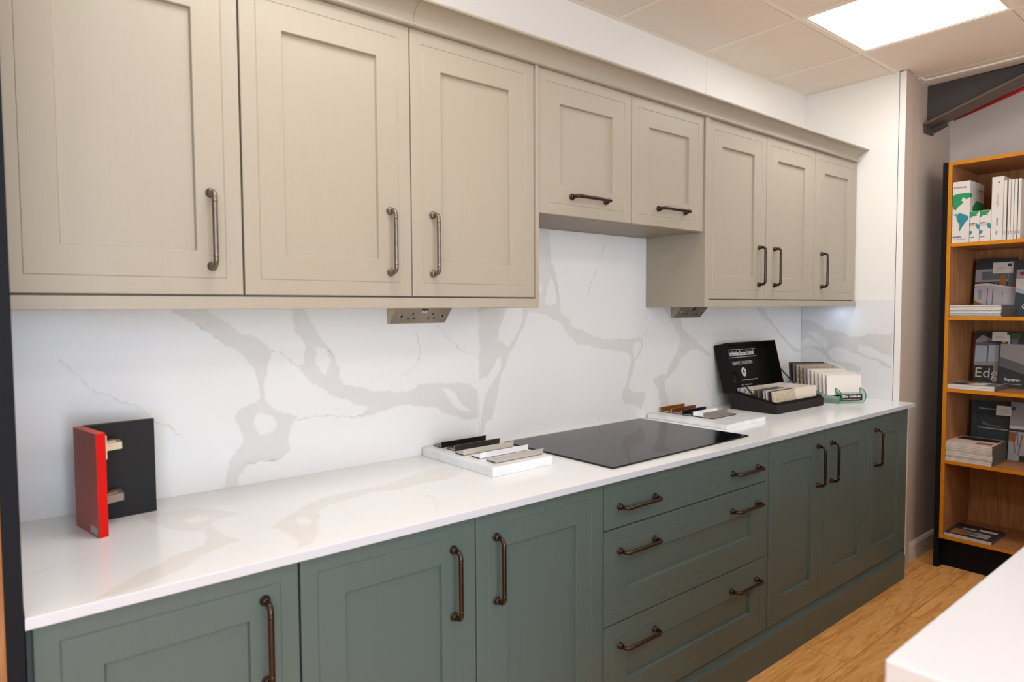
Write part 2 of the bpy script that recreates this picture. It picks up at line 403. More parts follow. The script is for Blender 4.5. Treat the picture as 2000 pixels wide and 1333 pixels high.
# traced outlines of the quartz veins, in metres on each surface
VEIN_FILL={'back':[[(0.409,1.42),(0.408,1.411),(0.435,1.391),(0.462,1.375),(0.485,1.358),(0.506,1.341),(0.534,1.317),(0.564,1.304),(0.589,1.281),(0.608,1.257),(0.619,1.232),(0.626,1.2),(0.627,1.176),(0.625,1.158),(0.611,1.146),(0.574,1.135),(0.559,1.121),(0.557,1.1),(0.567,1.081),(0.576,1.063),(0.574,1.037),(0.564,1.017),(0.548,1.0),(0.537,0.986),(0.529,0.96),(0.519,0.911),(0.557,0.904),(0.564,0.942),(0.586,0.97),(0.62,0.975),(0.678,0.974),(0.705,0.995),(0.708,1.013),(0.704,1.03),(0.715,1.062),(0.735,1.099),(0.7,1.105),(0.675,1.123),(0.652,1.142),(0.642,1.159),(0.641,1.183),(0.644,1.215),(0.65,1.25),(0.659,1.274),(0.663,1.29),(0.658,1.306),(0.629,1.329),(0.602,1.339),(0.572,1.354),(0.543,1.376),(0.522,1.395),(0.497,1.411),(0.491,1.42)],[(0.72,1.421),(0.724,1.414),(0.73,1.387),(0.733,1.353),(0.753,1.329),(0.768,1.306),(0.759,1.284),(0.757,1.256),(0.736,1.246),(0.754,1.222),(0.779,1.196),(0.811,1.172),(0.847,1.148),(0.892,1.13),(0.923,1.116),(0.963,1.101),(0.963,1.09),(0.93,1.071),(0.962,1.071),(0.995,1.081),(1.045,1.091),(1.093,1.096),(1.155,1.086),(1.223,1.073),(1.27,1.046),(1.319,1.024),(1.369,1.018),(1.399,1.02),(1.4,1.12),(1.37,1.139),(1.31,1.153),(1.253,1.157),(1.224,1.155),(1.156,1.162),(1.124,1.143),(1.072,1.14),(1.021,1.146),(0.964,1.158),(0.909,1.172),(0.882,1.185),(0.869,1.207),(0.868,1.229),(0.85,1.272),(0.825,1.309),(0.803,1.334),(0.793,1.359),(0.772,1.39),(0.758,1.414),(0.755,1.421)],[(1.408,1.434),(1.407,1.315),(1.417,1.279),(1.405,1.244),(1.405,1.157),(1.443,1.17),(1.469,1.192),(1.485,1.228),(1.501,1.233),(1.507,1.214),(1.496,1.172),(1.473,1.143),(1.446,1.121),(1.434,1.092),(1.419,1.045),(1.411,1.009),(1.409,0.961),(1.422,0.96),(1.433,1.001),(1.464,1.006),(1.476,1.045),(1.484,1.087),(1.5,1.135),(1.512,1.177),(1.536,1.219),(1.56,1.261),(1.597,1.31),(1.621,1.353),(1.638,1.39),(1.663,1.409),(1.668,1.435),(1.61,1.434),(1.609,1.404),(1.613,1.384),(1.609,1.366),(1.593,1.335),(1.572,1.298),(1.54,1.271),(1.493,1.304),(1.502,1.343),(1.513,1.379),(1.537,1.41),(1.545,1.434)],[(1.703,1.727),(1.755,1.731),(1.754,1.654),(1.758,1.603),(1.785,1.552),(1.802,1.494),(1.807,1.435),(1.811,1.395),(1.852,1.375),(1.88,1.338),(1.937,1.32),(1.995,1.298),(2.065,1.281),(2.159,1.278),(2.279,1.278),(2.313,1.273),(2.313,1.243),(2.296,1.2),(2.263,1.176),(2.247,1.129),(2.225,1.087),(2.214,1.058),(2.258,1.04),(2.332,1.034),(2.326,0.997),(2.309,0.961),(2.258,0.981),(2.203,0.997),(2.176,1.018),(2.181,1.043),(2.203,1.074),(2.219,1.124),(2.235,1.174),(2.229,1.207),(2.181,1.224),(2.096,1.234),(1.995,1.253),(1.899,1.27),(1.861,1.295),(1.834,1.329),(1.807,1.359),(1.753,1.379),(1.684,1.399),(1.659,1.4),(1.651,1.491),(1.668,1.586)],[(2.458,1.428),(2.517,1.428),(2.531,1.37),(2.591,1.365),(2.612,1.306),(2.661,1.284),(2.719,1.252),(2.77,1.215),(2.837,1.186),(2.83,1.169),(2.763,1.194),(2.712,1.209),(2.662,1.213),(2.635,1.191),(2.594,1.172),(2.567,1.14),(2.533,1.109),(2.5,1.09),(2.474,1.072),(2.481,1.03),(2.501,0.987),(2.502,0.953),(2.449,0.959),(2.43,1.001),(2.423,1.035),(2.401,1.061),(2.385,1.084),(2.435,1.101),(2.481,1.104),(2.513,1.143),(2.539,1.179),(2.566,1.211),(2.586,1.244),(2.579,1.286),(2.545,1.32),(2.511,1.358),(2.471,1.403)],[(3.224,1.432),(3.316,1.432),(3.316,1.412),(3.374,1.361),(3.433,1.32),(3.513,1.261),(3.596,1.212),(3.681,1.176),(3.735,1.163),(3.73,1.142),(3.671,1.155),(3.618,1.179),(3.534,1.229),(3.453,1.289),(3.375,1.331),(3.308,1.362),(3.242,1.412)]],'ret':[[(-0.008,1.346),(0.044,1.336),(0.088,1.321),(0.141,1.285),(0.218,1.276),(0.279,1.252),(0.333,1.248),(0.37,1.264),(0.422,1.266),(0.495,1.265),(0.498,1.147),(0.447,1.163),(0.391,1.191),(0.333,1.208),(0.319,1.188),(0.325,1.165),(0.373,1.145),(0.425,1.133),(0.476,1.106),(0.499,1.098),(0.494,1.085),(0.449,1.1),(0.402,1.127),(0.354,1.139),(0.295,1.156),(0.245,1.179),(0.195,1.19),(0.164,1.171),(0.154,1.149),(0.175,1.124),(0.206,1.11),(0.257,1.103),(0.306,1.101),(0.336,1.077),(0.336,1.057),(0.317,1.056),(0.268,1.063),(0.206,1.095),(0.155,1.118),(0.122,1.155),(0.117,1.189),(0.084,1.22),(0.035,1.24),(0.003,1.212),(-0.007,1.265)],[(-0.002,1.171),(0.047,1.188),(0.101,1.178),(0.128,1.161),(0.122,1.153),(0.101,1.168),(0.047,1.179),(0.001,1.163)]],'top':[[(0.295,-0.124),(0.334,-0.127),(0.417,-0.147),(0.454,-0.187),(0.492,-0.268),(0.447,-0.276),(0.419,-0.29),(0.404,-0.334),(0.406,-0.389),(0.43,-0.46),(0.384,-0.469),(0.34,-0.5),(0.3,-0.549),(0.262,-0.565),(0.228,-0.581),(0.179,-0.6),(0.143,-0.593),(0.18,-0.559),(0.221,-0.521),(0.256,-0.502),(0.283,-0.473),(0.315,-0.457),(0.361,-0.438),(0.379,-0.392),(0.382,-0.343),(0.346,-0.305),(0.315,-0.259),(0.302,-0.191)],[(0.507,-0.423),(0.548,-0.374),(0.594,-0.335),(0.652,-0.287),(0.727,-0.259),(0.803,-0.257),(0.882,-0.255),(0.981,-0.228),(1.06,-0.194),(1.118,-0.19),(1.17,-0.234),(1.123,-0.289),(1.059,-0.314),(0.994,-0.314),(0.951,-0.314),(0.883,-0.326),(0.818,-0.303),(0.743,-0.319),(0.678,-0.338),(0.637,-0.372),(0.61,-0.451),(0.577,-0.515),(0.546,-0.574),(0.496,-0.59),(0.519,-0.551),(0.527,-0.495),(0.521,-0.446)]]}
VEIN_HOLE={'back':[[(0.614,1.118),(0.636,1.119),(0.663,1.1),(0.674,1.081),(0.658,1.06),(0.63,1.052),(0.615,1.07),(0.61,1.094)],[(0.801,1.303),(0.817,1.304),(0.831,1.28),(0.842,1.255),(0.838,1.238),(0.828,1.217),(0.812,1.229),(0.794,1.251),(0.798,1.275)],[(1.245,1.139),(1.272,1.139),(1.305,1.112),(1.334,1.072),(1.369,1.046),(1.349,1.044),(1.309,1.062),(1.271,1.099)],[(1.758,1.535),(1.772,1.526),(1.785,1.48),(1.787,1.435),(1.762,1.422),(1.727,1.435),(1.736,1.48),(1.745,1.518)],[(1.702,1.511),(1.715,1.495),(1.71,1.476),(1.7,1.466),(1.685,1.485)],[(2.262,1.26),(2.29,1.263),(2.302,1.244),(2.285,1.208),(2.263,1.187),(2.252,1.224)]],'ret':[[(0.045,1.272),(0.094,1.268),(0.142,1.232),(0.158,1.202),(0.148,1.175),(0.117,1.189),(0.079,1.23),(0.04,1.256)]],'top':[[(0.372,-0.235),(0.401,-0.214),(0.421,-0.255),(0.395,-0.277),(0.372,-0.264)],[(0.58,-0.388),(0.602,-0.394),(0.596,-0.439),(0.576,-0.458),(0.564,-0.436)]]}
VEIN_CRACK={'back':[[(0.813,1.304),(0.835,1.284),(0.85,1.269)],[(1.143,1.343),(1.153,1.304),(1.161,1.265),(1.147,1.227),(1.112,1.206),(1.085,1.192),(1.085,1.173)],[(1.232,1.353),(1.274,1.316),(1.322,1.274),(1.351,1.256),(1.397,1.241)],[(0.736,1.089),(0.842,1.086),(0.884,1.082),(0.923,1.07),(0.963,1.079)],[(0.663,1.294),(0.695,1.286),(0.736,1.249)],[(0.567,0.977),(0.62,0.975),(0.678,0.975)],[(0.462,1.377),(0.485,1.36),(0.506,1.341),(0.528,1.33)],[(0.155,1.296),(0.183,1.271),(0.211,1.231),(0.233,1.212),(0.252,1.199),(0.279,1.183),(0.314,1.17),(0.33,1.152),(0.35,1.136),(0.371,1.117),(0.4,1.099),(0.409,1.084),(0.424,1.077)],[(2.085,1.71),(2.055,1.663),(2.035,1.607),(1.995,1.531),(1.971,1.496),(1.958,1.462)],[(2.066,0.975),(2.035,0.947),(2.026,0.923)],[(2.347,1.317),(2.33,1.287)],[(1.737,1.602),(1.758,1.551),(1.789,1.506),(1.805,1.441)],[(2.802,1.043),(2.832,1.014)],[(3.034,1.313),(3.094,1.278),(3.148,1.24)]],'ret':[[(0.413,0.998),(0.432,0.992),(0.451,0.982)]],'top':[[(0.064,-0.398),(0.099,-0.37),(0.122,-0.39),(0.172,-0.358),(0.208,-0.332)],[(0.921,-0.423),(0.918,-0.467),(0.858,-0.572)]]}

# ------------------------------------------------------------------ veins
def vein_fields(P, key, warp=0.004):
    """P: (n,2) plane coordinates. returns vein and crack masks"""
    x = P[:, 0]; y = P[:, 1]
    wx = x + warp * (0.6 * np.sin(x * 61 + y * 37) + 0.4 * np.sin(y * 143 - x * 89) + 0.3 * np.sin(x * 260 + y * 210))
    wy = y + warp * (0.6 * np.sin(y * 71 - x * 43) + 0.4 * np.sin(x * 157 + y * 97) + 0.3 * np.sin(y * 280 - x * 190))
    def seg_d(ax_, ay_, bx, by):
        dx, dy = bx - ax_, by - ay_
        t = np.clip(((wx - ax_) * dx + (wy - ay_) * dy) / (dx * dx + dy * dy + 1e-12), 0, 1)
        return np.hypot(wx - ax_ - t * dx, wy - ay_ - t * dy)
    def fill(pl):
        inside = np.zeros(len(x), bool); d = np.full(len(x), 9.0)
        n = len(pl)
        for i in range(n):
            (x0, y0), (x1, y1) = pl[i], pl[(i + 1) % n]
            if y0 != y1:
                c = ((y0 > wy) != (y1 > wy)) & (wx < (x1 - x0) * (wy - y0) / (y1 - y0) + x0)
                inside ^= c
            d = np.minimum(d, seg_d(x0, y0, x1, y1))
        sd = np.where(inside, d, -d)
        return np.clip(sd / 0.006 + 0.5, 0, 1), sd
    v = np.zeros(len(x)); edge = np.zeros(len(x))
    for pl in VEIN_FILL[key]:
        a, sd = fill(pl)
        v = np.maximum(v, a)
        edge = np.maximum(edge, np.exp(-(sd - 0.004) ** 2 / 0.000012) * 0.35 * (np.sin(x * 23 + y * 31) > 0))
    for pl in VEIN_HOLE[key]:
        a, sd = fill(pl); v = v * (1 - a)
    c = np.zeros(len(x))
    for pl in VEIN_CRACK[key]:
        for (x0, y0), (x1, y1) in zip(pl[:-1], pl[1:]):
            c = np.maximum(c, np.clip(1.5 - seg_d(x0, y0, x1, y1) / 0.0014, 0, 1))
    return v, np.clip(c * 0.85 + edge * 0.25, 0, 1)

def slab_grid(name, u0, u1, v0, v1, step, pos, key, m, back, parent=None):
    """gridded slab face (plane coordinates u,v -> pos(u,v,t)), with thickness 'back' """
    nu = max(2, int(round((u1 - u0) / step)) + 1); nv = max(2, int(round((v1 - v0) / step)) + 1)
    U, Vv = np.meshgrid(np.linspace(u0, u1, nu), np.linspace(v0, v1, nv), indexing='ij')
    P = np.stack([U.ravel(), Vv.ravel()], 1)
    front = pos(P[:, 0], P[:, 1], 0.0)
    idx = np.arange(nu * nv).reshape(nu, nv)
    quads = np.stack([idx[:-1, :-1].ravel(), idx[1:, :-1].ravel(), idx[1:, 1:].ravel(), idx[:-1, 1:].ravel()], 1).tolist()
    cor = np.array([(u0, v0), (u1, v0), (u1, v1), (u0, v1)])
    n0 = nu * nv
    fc = pos(cor[:, 0], cor[:, 1], 0.0); bk = pos(cor[:, 0], cor[:, 1], back)
    verts = np.concatenate([front, fc, bk])
    a = n0; b = n0 + 4
    quads += [[b, b + 3, b + 2, b + 1]] + [[a + i, a + (i + 1) % 4, b + (i + 1) % 4, b + i] for i in range(4)]
    me = bpy.data.meshes.new(name); me.from_pydata(verts.tolist(), [], quads); me.materials.append(m)
    vv, cc = vein_fields(P, key)
    # edges: carry veins along the rim
    v2, c2 = vein_fields(cor, key)
    for nm, arr, ex in (('vein', vv, v2), ('crack', cc, c2)):
        at = me.attributes.new(nm, 'FLOAT', 'POINT')
        at.data.foreach_set('value', np.concatenate([arr, ex * 0, ex * 0]).astype(np.float32))
    bm = bmesh.new(); bm.from_mesh(me); bmesh.ops.recalc_face_normals(bm, faces=bm.faces); bm.to_mesh(me); bm.free()
    o = bpy.data.objects.new(name, me); COL.objects.link(o); o.parent = parent
    return o

# ------------------------------------------------------------------ the room
struct(MB().box((-4.5, -6.6, -0.05), (4.6, 0.1, 0)).build('floor', M['floor']))
# main wall behind the units
struct(MB().box((-4.5, 0.0035, 0), (2.784, 0.1, ZC + 0.02)).box((2.7855, 0.0035, 0), (XR + 0.02, 0.1, ZC + 0.02)).build('wall_back', M['wall']))
# short return wall
struct(MB().box((XR + 0.004, -0.4985, 0), (XR + 0.10, 0.0034, ZC)).build('wall_return', M['wall']))
# far part of the wall, right of the units, and the far wall
struct(MB().box((XR + 0.03, -0.508, 0), (4.4555, -0.499, ZC + 0.02)).build('wall_right_of_units', M['wall_side']))
struct(MB().box((4.456, -6.6, 0), (4.55, -0.30, ZC + 0.02)).build('wall_far', M['wall_far']))
# timber trims at the return wall end; a dark box paints the shaded gap
struct(MB().box((XR + 0.001, -0.532, 0), (XR + 0.0035, -0.5022, ZC - 0.004)).box((XR + 0.0036, -0.5318, 0), (XR + 0.100, -0.5145, ZC - 0.004), 1).build('trim_1', [M['wall'], M['wall_side']]))
struct(MB().box((XR + 0.0036, -0.5144, 0), (XR + 0.100, -0.4986, ZC)).build('shaded_gap', M['dark_gap']))
struct(MB().cbox((XR + 0.101, -0.520, 0), (XR + 0.215, -0.508, ZC - 0.002), 0.001).build('trim_3', M['wall_side']))
# skirting on the far part
sk = MB().prism([(-0.508, 0), (-0.526, 0), (-0.526, 0.085), (-0.519, 0.10), (-0.508, 0.10)], 'x', XR + 0.216, 4.455)
struct(sk.build('baseboard_right', M['wall_far']))

# suspended ceiling
XT = [2.1343 + 0.5998 * k for k in range(-10, 4)]; YTL = [-0.4843 - 0.6015 * k for k in range(0, 11)]
LIGHT_X = [2.734, 0.335, -2.064]; LIGHT_Y = [-0.484, -2.289, -4.093]
xe = [-4.5] + XT + [4.455]; ye = [0.003] + YTL + [-6.6]
cl = MB()
cells = []
for i in range(len(xe) - 1):
    for j in range(len(ye) - 1):
        x0, x1 = xe[i], xe[i + 1]; y1, y0 = ye[j], ye[j + 1]
        lit = any(abs(x0 - a) < 0.1 for a in LIGHT_X) and any(abs(y1 - a) < 0.1 for a in LIGHT_Y)
        if lit:
            cells.append((x0, y0, x1, y1)); continue
        cl.box((x0, y0, ZC + 0.0105), (x1, y1, ZC + 0.018), 0)
        if x1 - x0 > 0.05 and y1 - y0 > 0.05: cl.box((x0 + 0.0125, y0 + 0.0155, ZC + 0.0008), (x1 - 0.0155, min(y1 - 0.0125, -0.0240), ZC + 0.0104), 0)
for x in XT:
    cl.box((x - 0.012, -6.6, ZC), (x + 0.012, 0.003, ZC + 0.004), 1)
    cl.box((x - 0.0015, -6.6, ZC + 0.004), (x + 0.0015, 0.003, ZC + 0.03), 1)
for y in YTL:
    cl.box((-4.5, y - 0.012, ZC + 0.0004), (4.455, y + 0.012, ZC + 0.0038), 1)
cl.box((-4.5, -0.022, ZC + 0.0008), (XR + 0.004, 0.0034, ZC + 0.0036), 1)
cl.box((XR - 0.020, -0.50, ZC + 0.0012), (XR + 0.004, -0.0221, ZC + 0.0034), 1)
cl.box((XR + 0.1, -0.530, ZC), (4.455, -0.508, ZC + 0.004), 1)
cl.box((3.985, -6.6, ZC - 0.006), (4.02, -0.509, ZC + 0.002), 1)
cl.box((3.925, -0.5350, ZC - 0.0055), (4.03, -0.5085, ZC + 0.0014), 1)
struct(cl.build('ceiling', [M['ceiling'], M['tbar']]))
COLN = {0: 'right hand', 1: 'middle', 2: 'left hand'}
LLAB = []
for r_, rn in enumerate(('row nearest the kitchen units', 'second row from the kitchen units', 'third row from the kitchen units')):
    for c_ in range(3):
        LLAB.append('bright white square ceiling light panel above the far end of the units' if r_ == 0 and c_ == 0 else 'ceiling light out of view, %s one in the %s' % (COLN[c_], rn))
cells.sort(key=lambda c: (round(-c[3], 1), -c[0]))
for (x0, y0, x1, y1), lb in zip(cells, LLAB):
    t = thing('ceiling_light', ((x0 + x1) / 2, (y0 + y1) / 2, ZC + 0.004), lb, 'ceiling light', 'ceiling light panels')
    w = (x1 - x0) / 2 - 0.013; h = (y1 - y0) / 2 - 0.013
    f = MB()
    f.box((-w, -h, -0.002), (-w + 0.010, h, 0.012)).box((w - 0.010, -h, -0.002), (w, h, 0.012)).box((-w + 0.010, -h, -0.002), (w - 0.010, -h + 0.010, 0.012)).box((-w + 0.010, h - 0.010, -0.002), (w - 0.010, h, 0.012))
    f.box((-w, -h, 0.012), (w, h, 0.016))
    f.build('frame', M['tbar'], t)
    MB().box((-w + 0.0101, -h + 0.0101, 0.0), (w - 0.0101, h - 0.0101, 0.010)).build('diffuser', M['diffuser'], t)

# steel haunch beam under the ceiling at the right, with a red pipe beyond it
bt = thing('steel_beam', (4.1, -0.509, 2.40), 'grey painted steel beam rising from the wall under the ceiling at upper right', 'beam')
by = -0.509; sl = 0.334
def zb(y): return 2.405 + (by - y) * sl
w = MB(); 
w.prism([(by, zb(by)), (-1.16, zb(-1.16)), (-1.16, ZC - 0.007), (by, ZC - 0.007)], 'x', 4.096, 4.104)
w.build('web', M['steel'], bt, (-4.1, -by, -2.40))
fl = MB(); fl.prism([(by, zb(by)), (-1.16, zb(-1.16)), (-1.16, zb(-1.16) - 0.011), (by, zb(by) - 0.011)], 'x', 4.035, 4.175)
fl.build('flange', M['steel_lit'], bt, (-4.1, -by, -2.40))
pl = MB(); pl.box((4.045, by - 0.012, 2.36), (4.165, by, 2.396)).prism([(by - 0.012, 2.375), (by - 0.075, 2.402), (by - 0.075, 2.414), (by - 0.012, 2.394)], 'x', 4.13, 4.185)
pl.build('end_plate', M['steel'], bt, (-4.1, -by, -2.40))
rp = MB().tube([(4.215, -0.60, 2.44), (4.215, -0.85, 2.51), (4.215, -1.2, 2.615)], 0.010)
tag(rp.build('pipe', M['red_cable']), 'thin red pipe running beside the grey steel beam near the ceiling', 'pipe')

# ------------------------------------------------------------------ splashback panels and worktop
def wallpos(u, v, t): return np.stack([u, np.full_like(u, 0.0) + t, v], 1)
def retpos(u, v, t): return np.stack([np.full_like(u, XR) + t, -u, v], 1)
def toppos(u, v, t): return np.stack([u, v, np.full_like(u, ZT) - t], 1)
o = slab_grid('splashback_panel', 0.02, 1.4052, ZT, ZPB + 0.02, 0.0028, wallpos, 'back', M['quartz'], 0.0033)
tag(o, 'veined white quartz splashback behind the red and black samples', 'splashback', 'quartz splashback panels')
o = slab_grid('splashback_panel', 1.4058, 2.3346, ZT, ZEB - 0.003, 0.0028, wallpos, 'back', M['quartz'], 0.0033)
tag(o, 'tall veined quartz splashback directly behind the black hob', 'splashback', 'quartz splashback panels')
o = slab_grid('splashback_panel', 2.3352, XR - 0.0005, ZT, ZPB + 0.02, 0.0028, wallpos, 'back', M['quartz'], 0.0033)
tag(o, 'veined quartz splashback behind the open black sample box', 'splashback', 'quartz splashback panels')
o = slab_grid('splashback_panel', 0.001, 0.494, ZT, 1.4472, 0.0028, retpos, 'ret', M['quartz'], 0.0038)
tag(o, 'short veined quartz splashback on the return wall at the far end', 'splashback', 'quartz splashback panels')
wt = thing('worktop', (1.9, -0.3, ZT), 'long white veined quartz worktop over the sage green units', 'worktop')
s = slab_grid('slab', 0.047, XR - 0.0012, YT + 0.0012, -0.0005, 0.0035, toppos, 'top', M['quartz_top'], 0.0012, wt)
s.location = (-1.9, 0.3, -ZT)
e = MB().cbox((0.0458, YT, ZTB), (XR - 0.0002, -0.0004, ZT - 0.0006), 0.0011)
e.build('edge', M['quartz_edge'], wt, (-1.9, 0.3, -ZT))

# ------------------------------------------------------------------ cabinet doors and handles
def ring_panel(w, h, prof, center=True, mi=0):
    """rectangular front in local x (0..w), z (0..h), facing -y; prof = list of (inset_x, inset_z, y)"""
    mb = MB(); vs = []
    for ix, iz, y in prof:
        vs += [(ix, y, iz), (w - ix, y, iz), (w - ix, y, h - iz), (ix, y, h - iz)]
    fs = []
    for k in range(len(prof) - 1):
        for i in range(4):
            fs.append((4 * k + i, 4 * k + (i + 1) % 4, 4 * (k + 1) + (i + 1) % 4, 4 * (k + 1) + i))
    k = len(prof) - 1
    fs.append((4 * k, 4 * k + 1, 4 * k + 2, 4 * k + 3)); fs.append((3, 2, 1, 0))
    mb.add(vs, fs, mi); return mb
def shaker(w, h, rail=0.100, groove=0.0375, recess=True, railz=None):
    rz = railz or rail
    p = [(0, 0, 0.018), (0, 0, 0.0018), (0.0006, 0.0006, 0.0005), (0.0020, 0.0020, 0)]
    p += [(groove - 0.0016, groove - 0.0016, 0), (groove - 0.0002, groove - 0.0002, 0.0013), (groove + 0.0002, groove + 0.0002, 0.0013), (groove + 0.0016, groove + 0.0016, 0)]
    if recess:
        p += [(rail - 0.001, rz - 0.001, 0), (rail, rz, 0.0008), (rail + 0.0022, rz + 0.0022, 0.0095)]
    return ring_panel(w, h, p)
def handle_mesh(length=0.167, r=0.0060, out=0.034):
    """bow handle along local z, fixed at (0,0,+-length/2), standing out to -y"""
    mb = MB(); L2 = length / 2
    for s in (-1, 1):
        mb.lathe([(0.0105, 0), (0.0112, 0.0015), (0.0108, 0.0035), (0.0088, 0.0045), (0.0082, 0.0062), (0.0095, 0.0075), (0.0090, 0.0098), (0.0072, 0.0118), (0.0058, 0.0128)], (0, 0, s * L2), (0, -1, 0), 18)
    pts = []; R = 0.015
    pts += [(0, -0.010, -L2), (0, -out + R, -L2)]
    for k in range(1, 6):
        a = k / 6 * PI / 2
        pts.append((0, -out + R - R * math.sin(a), -L2 + R - R * math.cos(a)))
    pts.append((0, -out, -L2 + R))
    q = [(x, y, -z) for x, y, z in reversed(pts)]
    mb.tube(pts + q, r, 12)
    for s in (-1, 1):
        mb.tube([(0, -out, s * (L2 - R - 0.004)), (0, -out, s * (L2 - R - 0.010))], r * 1.05, 12)
    me = mb.build('handle', M['bronze']); return me
_h = handle_mesh(); HMESH = _h.data; bpy.data.objects.remove(_h)
HM2 = HMESH.copy(); HM2.materials[0] = M['pewter']
def add_handle(parent, x, z, horizontal=False, pewter=False):
    o = bpy.data.objects.new('handle', HM2 if pewter else HMESH); COL.objects.link(o); o.parent = parent
    o.location = (x, -0.0002, z)
    if horizontal: o.rotation_euler = (0, PI / 2, 0)
    return o
def add_door(cab, cx, cz, x0, x1, y, z0, z1, m, hx=None, hz=None, horiz=False, name='door', pewter=False, **kw):
    d = shaker(x1 - x0, z1 - z0, **kw).build(name, m, cab)
    d.location = (x0 - cx, y - cab.location.y, z0 - cz)
    if hx is not None:
        for a in (hx if isinstance(hx, (list, tuple)) else [hx]):
            add_handle(d, a - x0, hz - z0, horiz, pewter)
    return d
def carcass(cab, x0, x1, y0, y1, z0, z1, m, m2=None):
    """open box (no front) made of boards"""
    b = MB(); t = 0.018
    b.box((x0, y0, z0), (x0 + t, y1, z1)).box((x1 - t, y0, z0), (x1, y1, z1))
    b.box((x0 + t, y0, z0), (x1 - t, y1, z0 + t)).box((x0 + t, y0, z1 - t), (x1 - t, y1, z1)).box((x0 + t, y1 - 0.008, z0 + t), (x1 - t, y1, z1 - t))
    b.box((x0 + 0.03, y0 + 0.004, z0 + 0.03), (x1 - 0.03, y0 + 0.008, z1 - 0.03), 1)
    o = b.build('body', [m, M['dark_gap']], cab); o.location = (-cab.location.x, -cab.location.y, -cab.location.z)
    return o
YWB = YW + 0.0195; YBB = YB + 0.0195
GW = 'beige wall cabinets'; GB = 'sage green base units'
c = thing('wall_cabinet', (0.28, -0.15, ZDB), 'single door beige wall cabinet at the far left above the red sample', 'wall cabinet', GW)
carcass(c, 0.050, 0.4985, YWB, 0.003, ZDB - 0.004, ZDT, M['carcass'])
add_door(c, 0.28, ZDB, 0.0395, 0.4971, YW, ZDB, ZDT, M['beige'], 0.4285, 1.5975, pewter=True)
c = thing('wall_cabinet', (0.956, -0.15, ZDB), 'double door beige wall cabinet with upright handles left of the hob', 'wall cabinet', GW)
carcass(c, 0.4995, 1.4125, YWB, 0.003, ZDB - 0.004, ZDT, M['carcass'])
add_door(c, 0.956, ZDB, 0.5014, 0.9554, YW, ZDB, ZDT, M['beige'], 0.8885, 1.597, pewter=True)
add_door(c, 0.956, ZDB, 0.9588, 1.4122, YW, ZDB, ZDT, M['beige'], 1.0252, 1.597, pewter=True)
c = thing('wall_cabinet', (1.66, -0.15, ZEB), 'short beige bridging cabinet over the left half of the hob', 'wall cabinet', GW)
carcass(c, 1.4265, 1.8852, YWB, 0.003, ZEB - 0.002, ZDT, M['carcass'])
add_door(c, 1.66, ZEB, 1.4290, 1.8850, YW, ZEB, ZDT, M['beige'], 1.6635, 1.7885, True)
c = thing('wall_cabinet', (2.11, -0.15, ZEB), 'short beige bridging cabinet over the right half of the hob', 'wall cabinet', GW)
carcass(c, 1.8856, 2.3344, YWB, 0.003, ZEB - 0.002, ZDT, M['carcass'])
add_door(c, 2.11, ZEB, 1.8880, 2.3340, YW, ZEB, ZDT, M['beige'], 2.125, 1.791, True)
c = thing('wall_cabinet', (2.82, -0.15, ZDB), 'double door beige wall cabinet above the open sample box', 'wall cabinet', GW)
carcass(c, 2.3645, 3.2690, YWB, 0.003, ZDB - 0.004, ZDT, M['carcass'])
add_door(c, 2.82, ZDB, 2.3665, 2.8150, YW, ZDB, ZDT, M['beige'], 2.757, 1.599)
add_door(c, 2.82, ZDB, 2.8180, 3.2690, YW, ZDB, ZDT, M['beige'], 2.8895, 1.599)
c = thing('wall_cabinet', (3.50, -0.15, ZDB), 'single door beige wall cabinet at the far right end', 'wall cabinet', GW)
carcass(c, 3.2700, 3.7360, YWB, 0.003, ZDB - 0.004, ZDT, M['carcass'])
add_door(c, 3.50, ZDB, 3.2722, 3.7340, YW, ZDB, ZDT, M['beige'], 3.3463, 1.598)
# end panels of the wall run
for x0, x1, lb in ((1.4136, 1.4262, 'slim beige end panel closing the left wall cabinets beside the hob gap'), (2.3352, 2.3640, 'beige end panel closing the right wall cabinets beside the hob gap')):
    t = MB().cbox((x0, YP, ZPB - 0.0005), (x1, 0.0028, ZDT), 0.0008)
    tag(t.build('end_panel', M['beige']), lb, 'end panel', 'wall cabinet end panels')
# pelmets
for x0, x1, lb in ((0.0505, 1.4130, 'beige light pelmet along the bottom of the left wall cabinets'), (2.3645, 3.7300, 'beige light pelmet along the bottom of the right wall cabinets')):
    t = MB().cbox((x0, YP, ZPB), (x1, YP + 0.020, ZDB - 0.0045), 0.001)
    t.box((x0, YP + 0.0202, ZPB + 0.012), (x1, 0.0028, ZDB - 0.0045), 0)
    tag(t.build('pelmet', M['beige_h']), lb, 'pelmet', 'light pelmets')
# cornice with cove profile
prof = [(-0.250, 2.1895), (-0.3100, 2.1895), (-0.3140, 2.1915), (-0.3160, 2.1950), (-0.3155, 2.1990), (-0.3125, 2.2015), (-0.3075, 2.2022)]
for k in range(0, 9):
    a = k / 8 * PI / 2
    prof.append((-0.3085 - 0.046 * (1 - math.cos(a)), 2.2035 + 0.043 * math.sin(a) * 0.98))
prof += [(-0.3555, 2.2475), (-0.3565, 2.2490), (-0.3565, 2.2525), (-0.3550, 2.2535), (-0.2500, 2.2535)]
co = thing('cornice', (1.9, -0.3, 2.19), 'beige cove cornice along the top of the wall cabinets', 'cornice')
def cor_sec(x, dx):
    """profile at x, mitred by dx per unit of projection"""
    return [(x + dx * max(0.0, -0.3085 - p[0]), p[0], p[1]) for p in prof]
mb = MB()
secs = [cor_sec(0.02, 0), cor_sec(0.9640, 0)]
n = len(prof)
vs = secs[0] + secs[1]
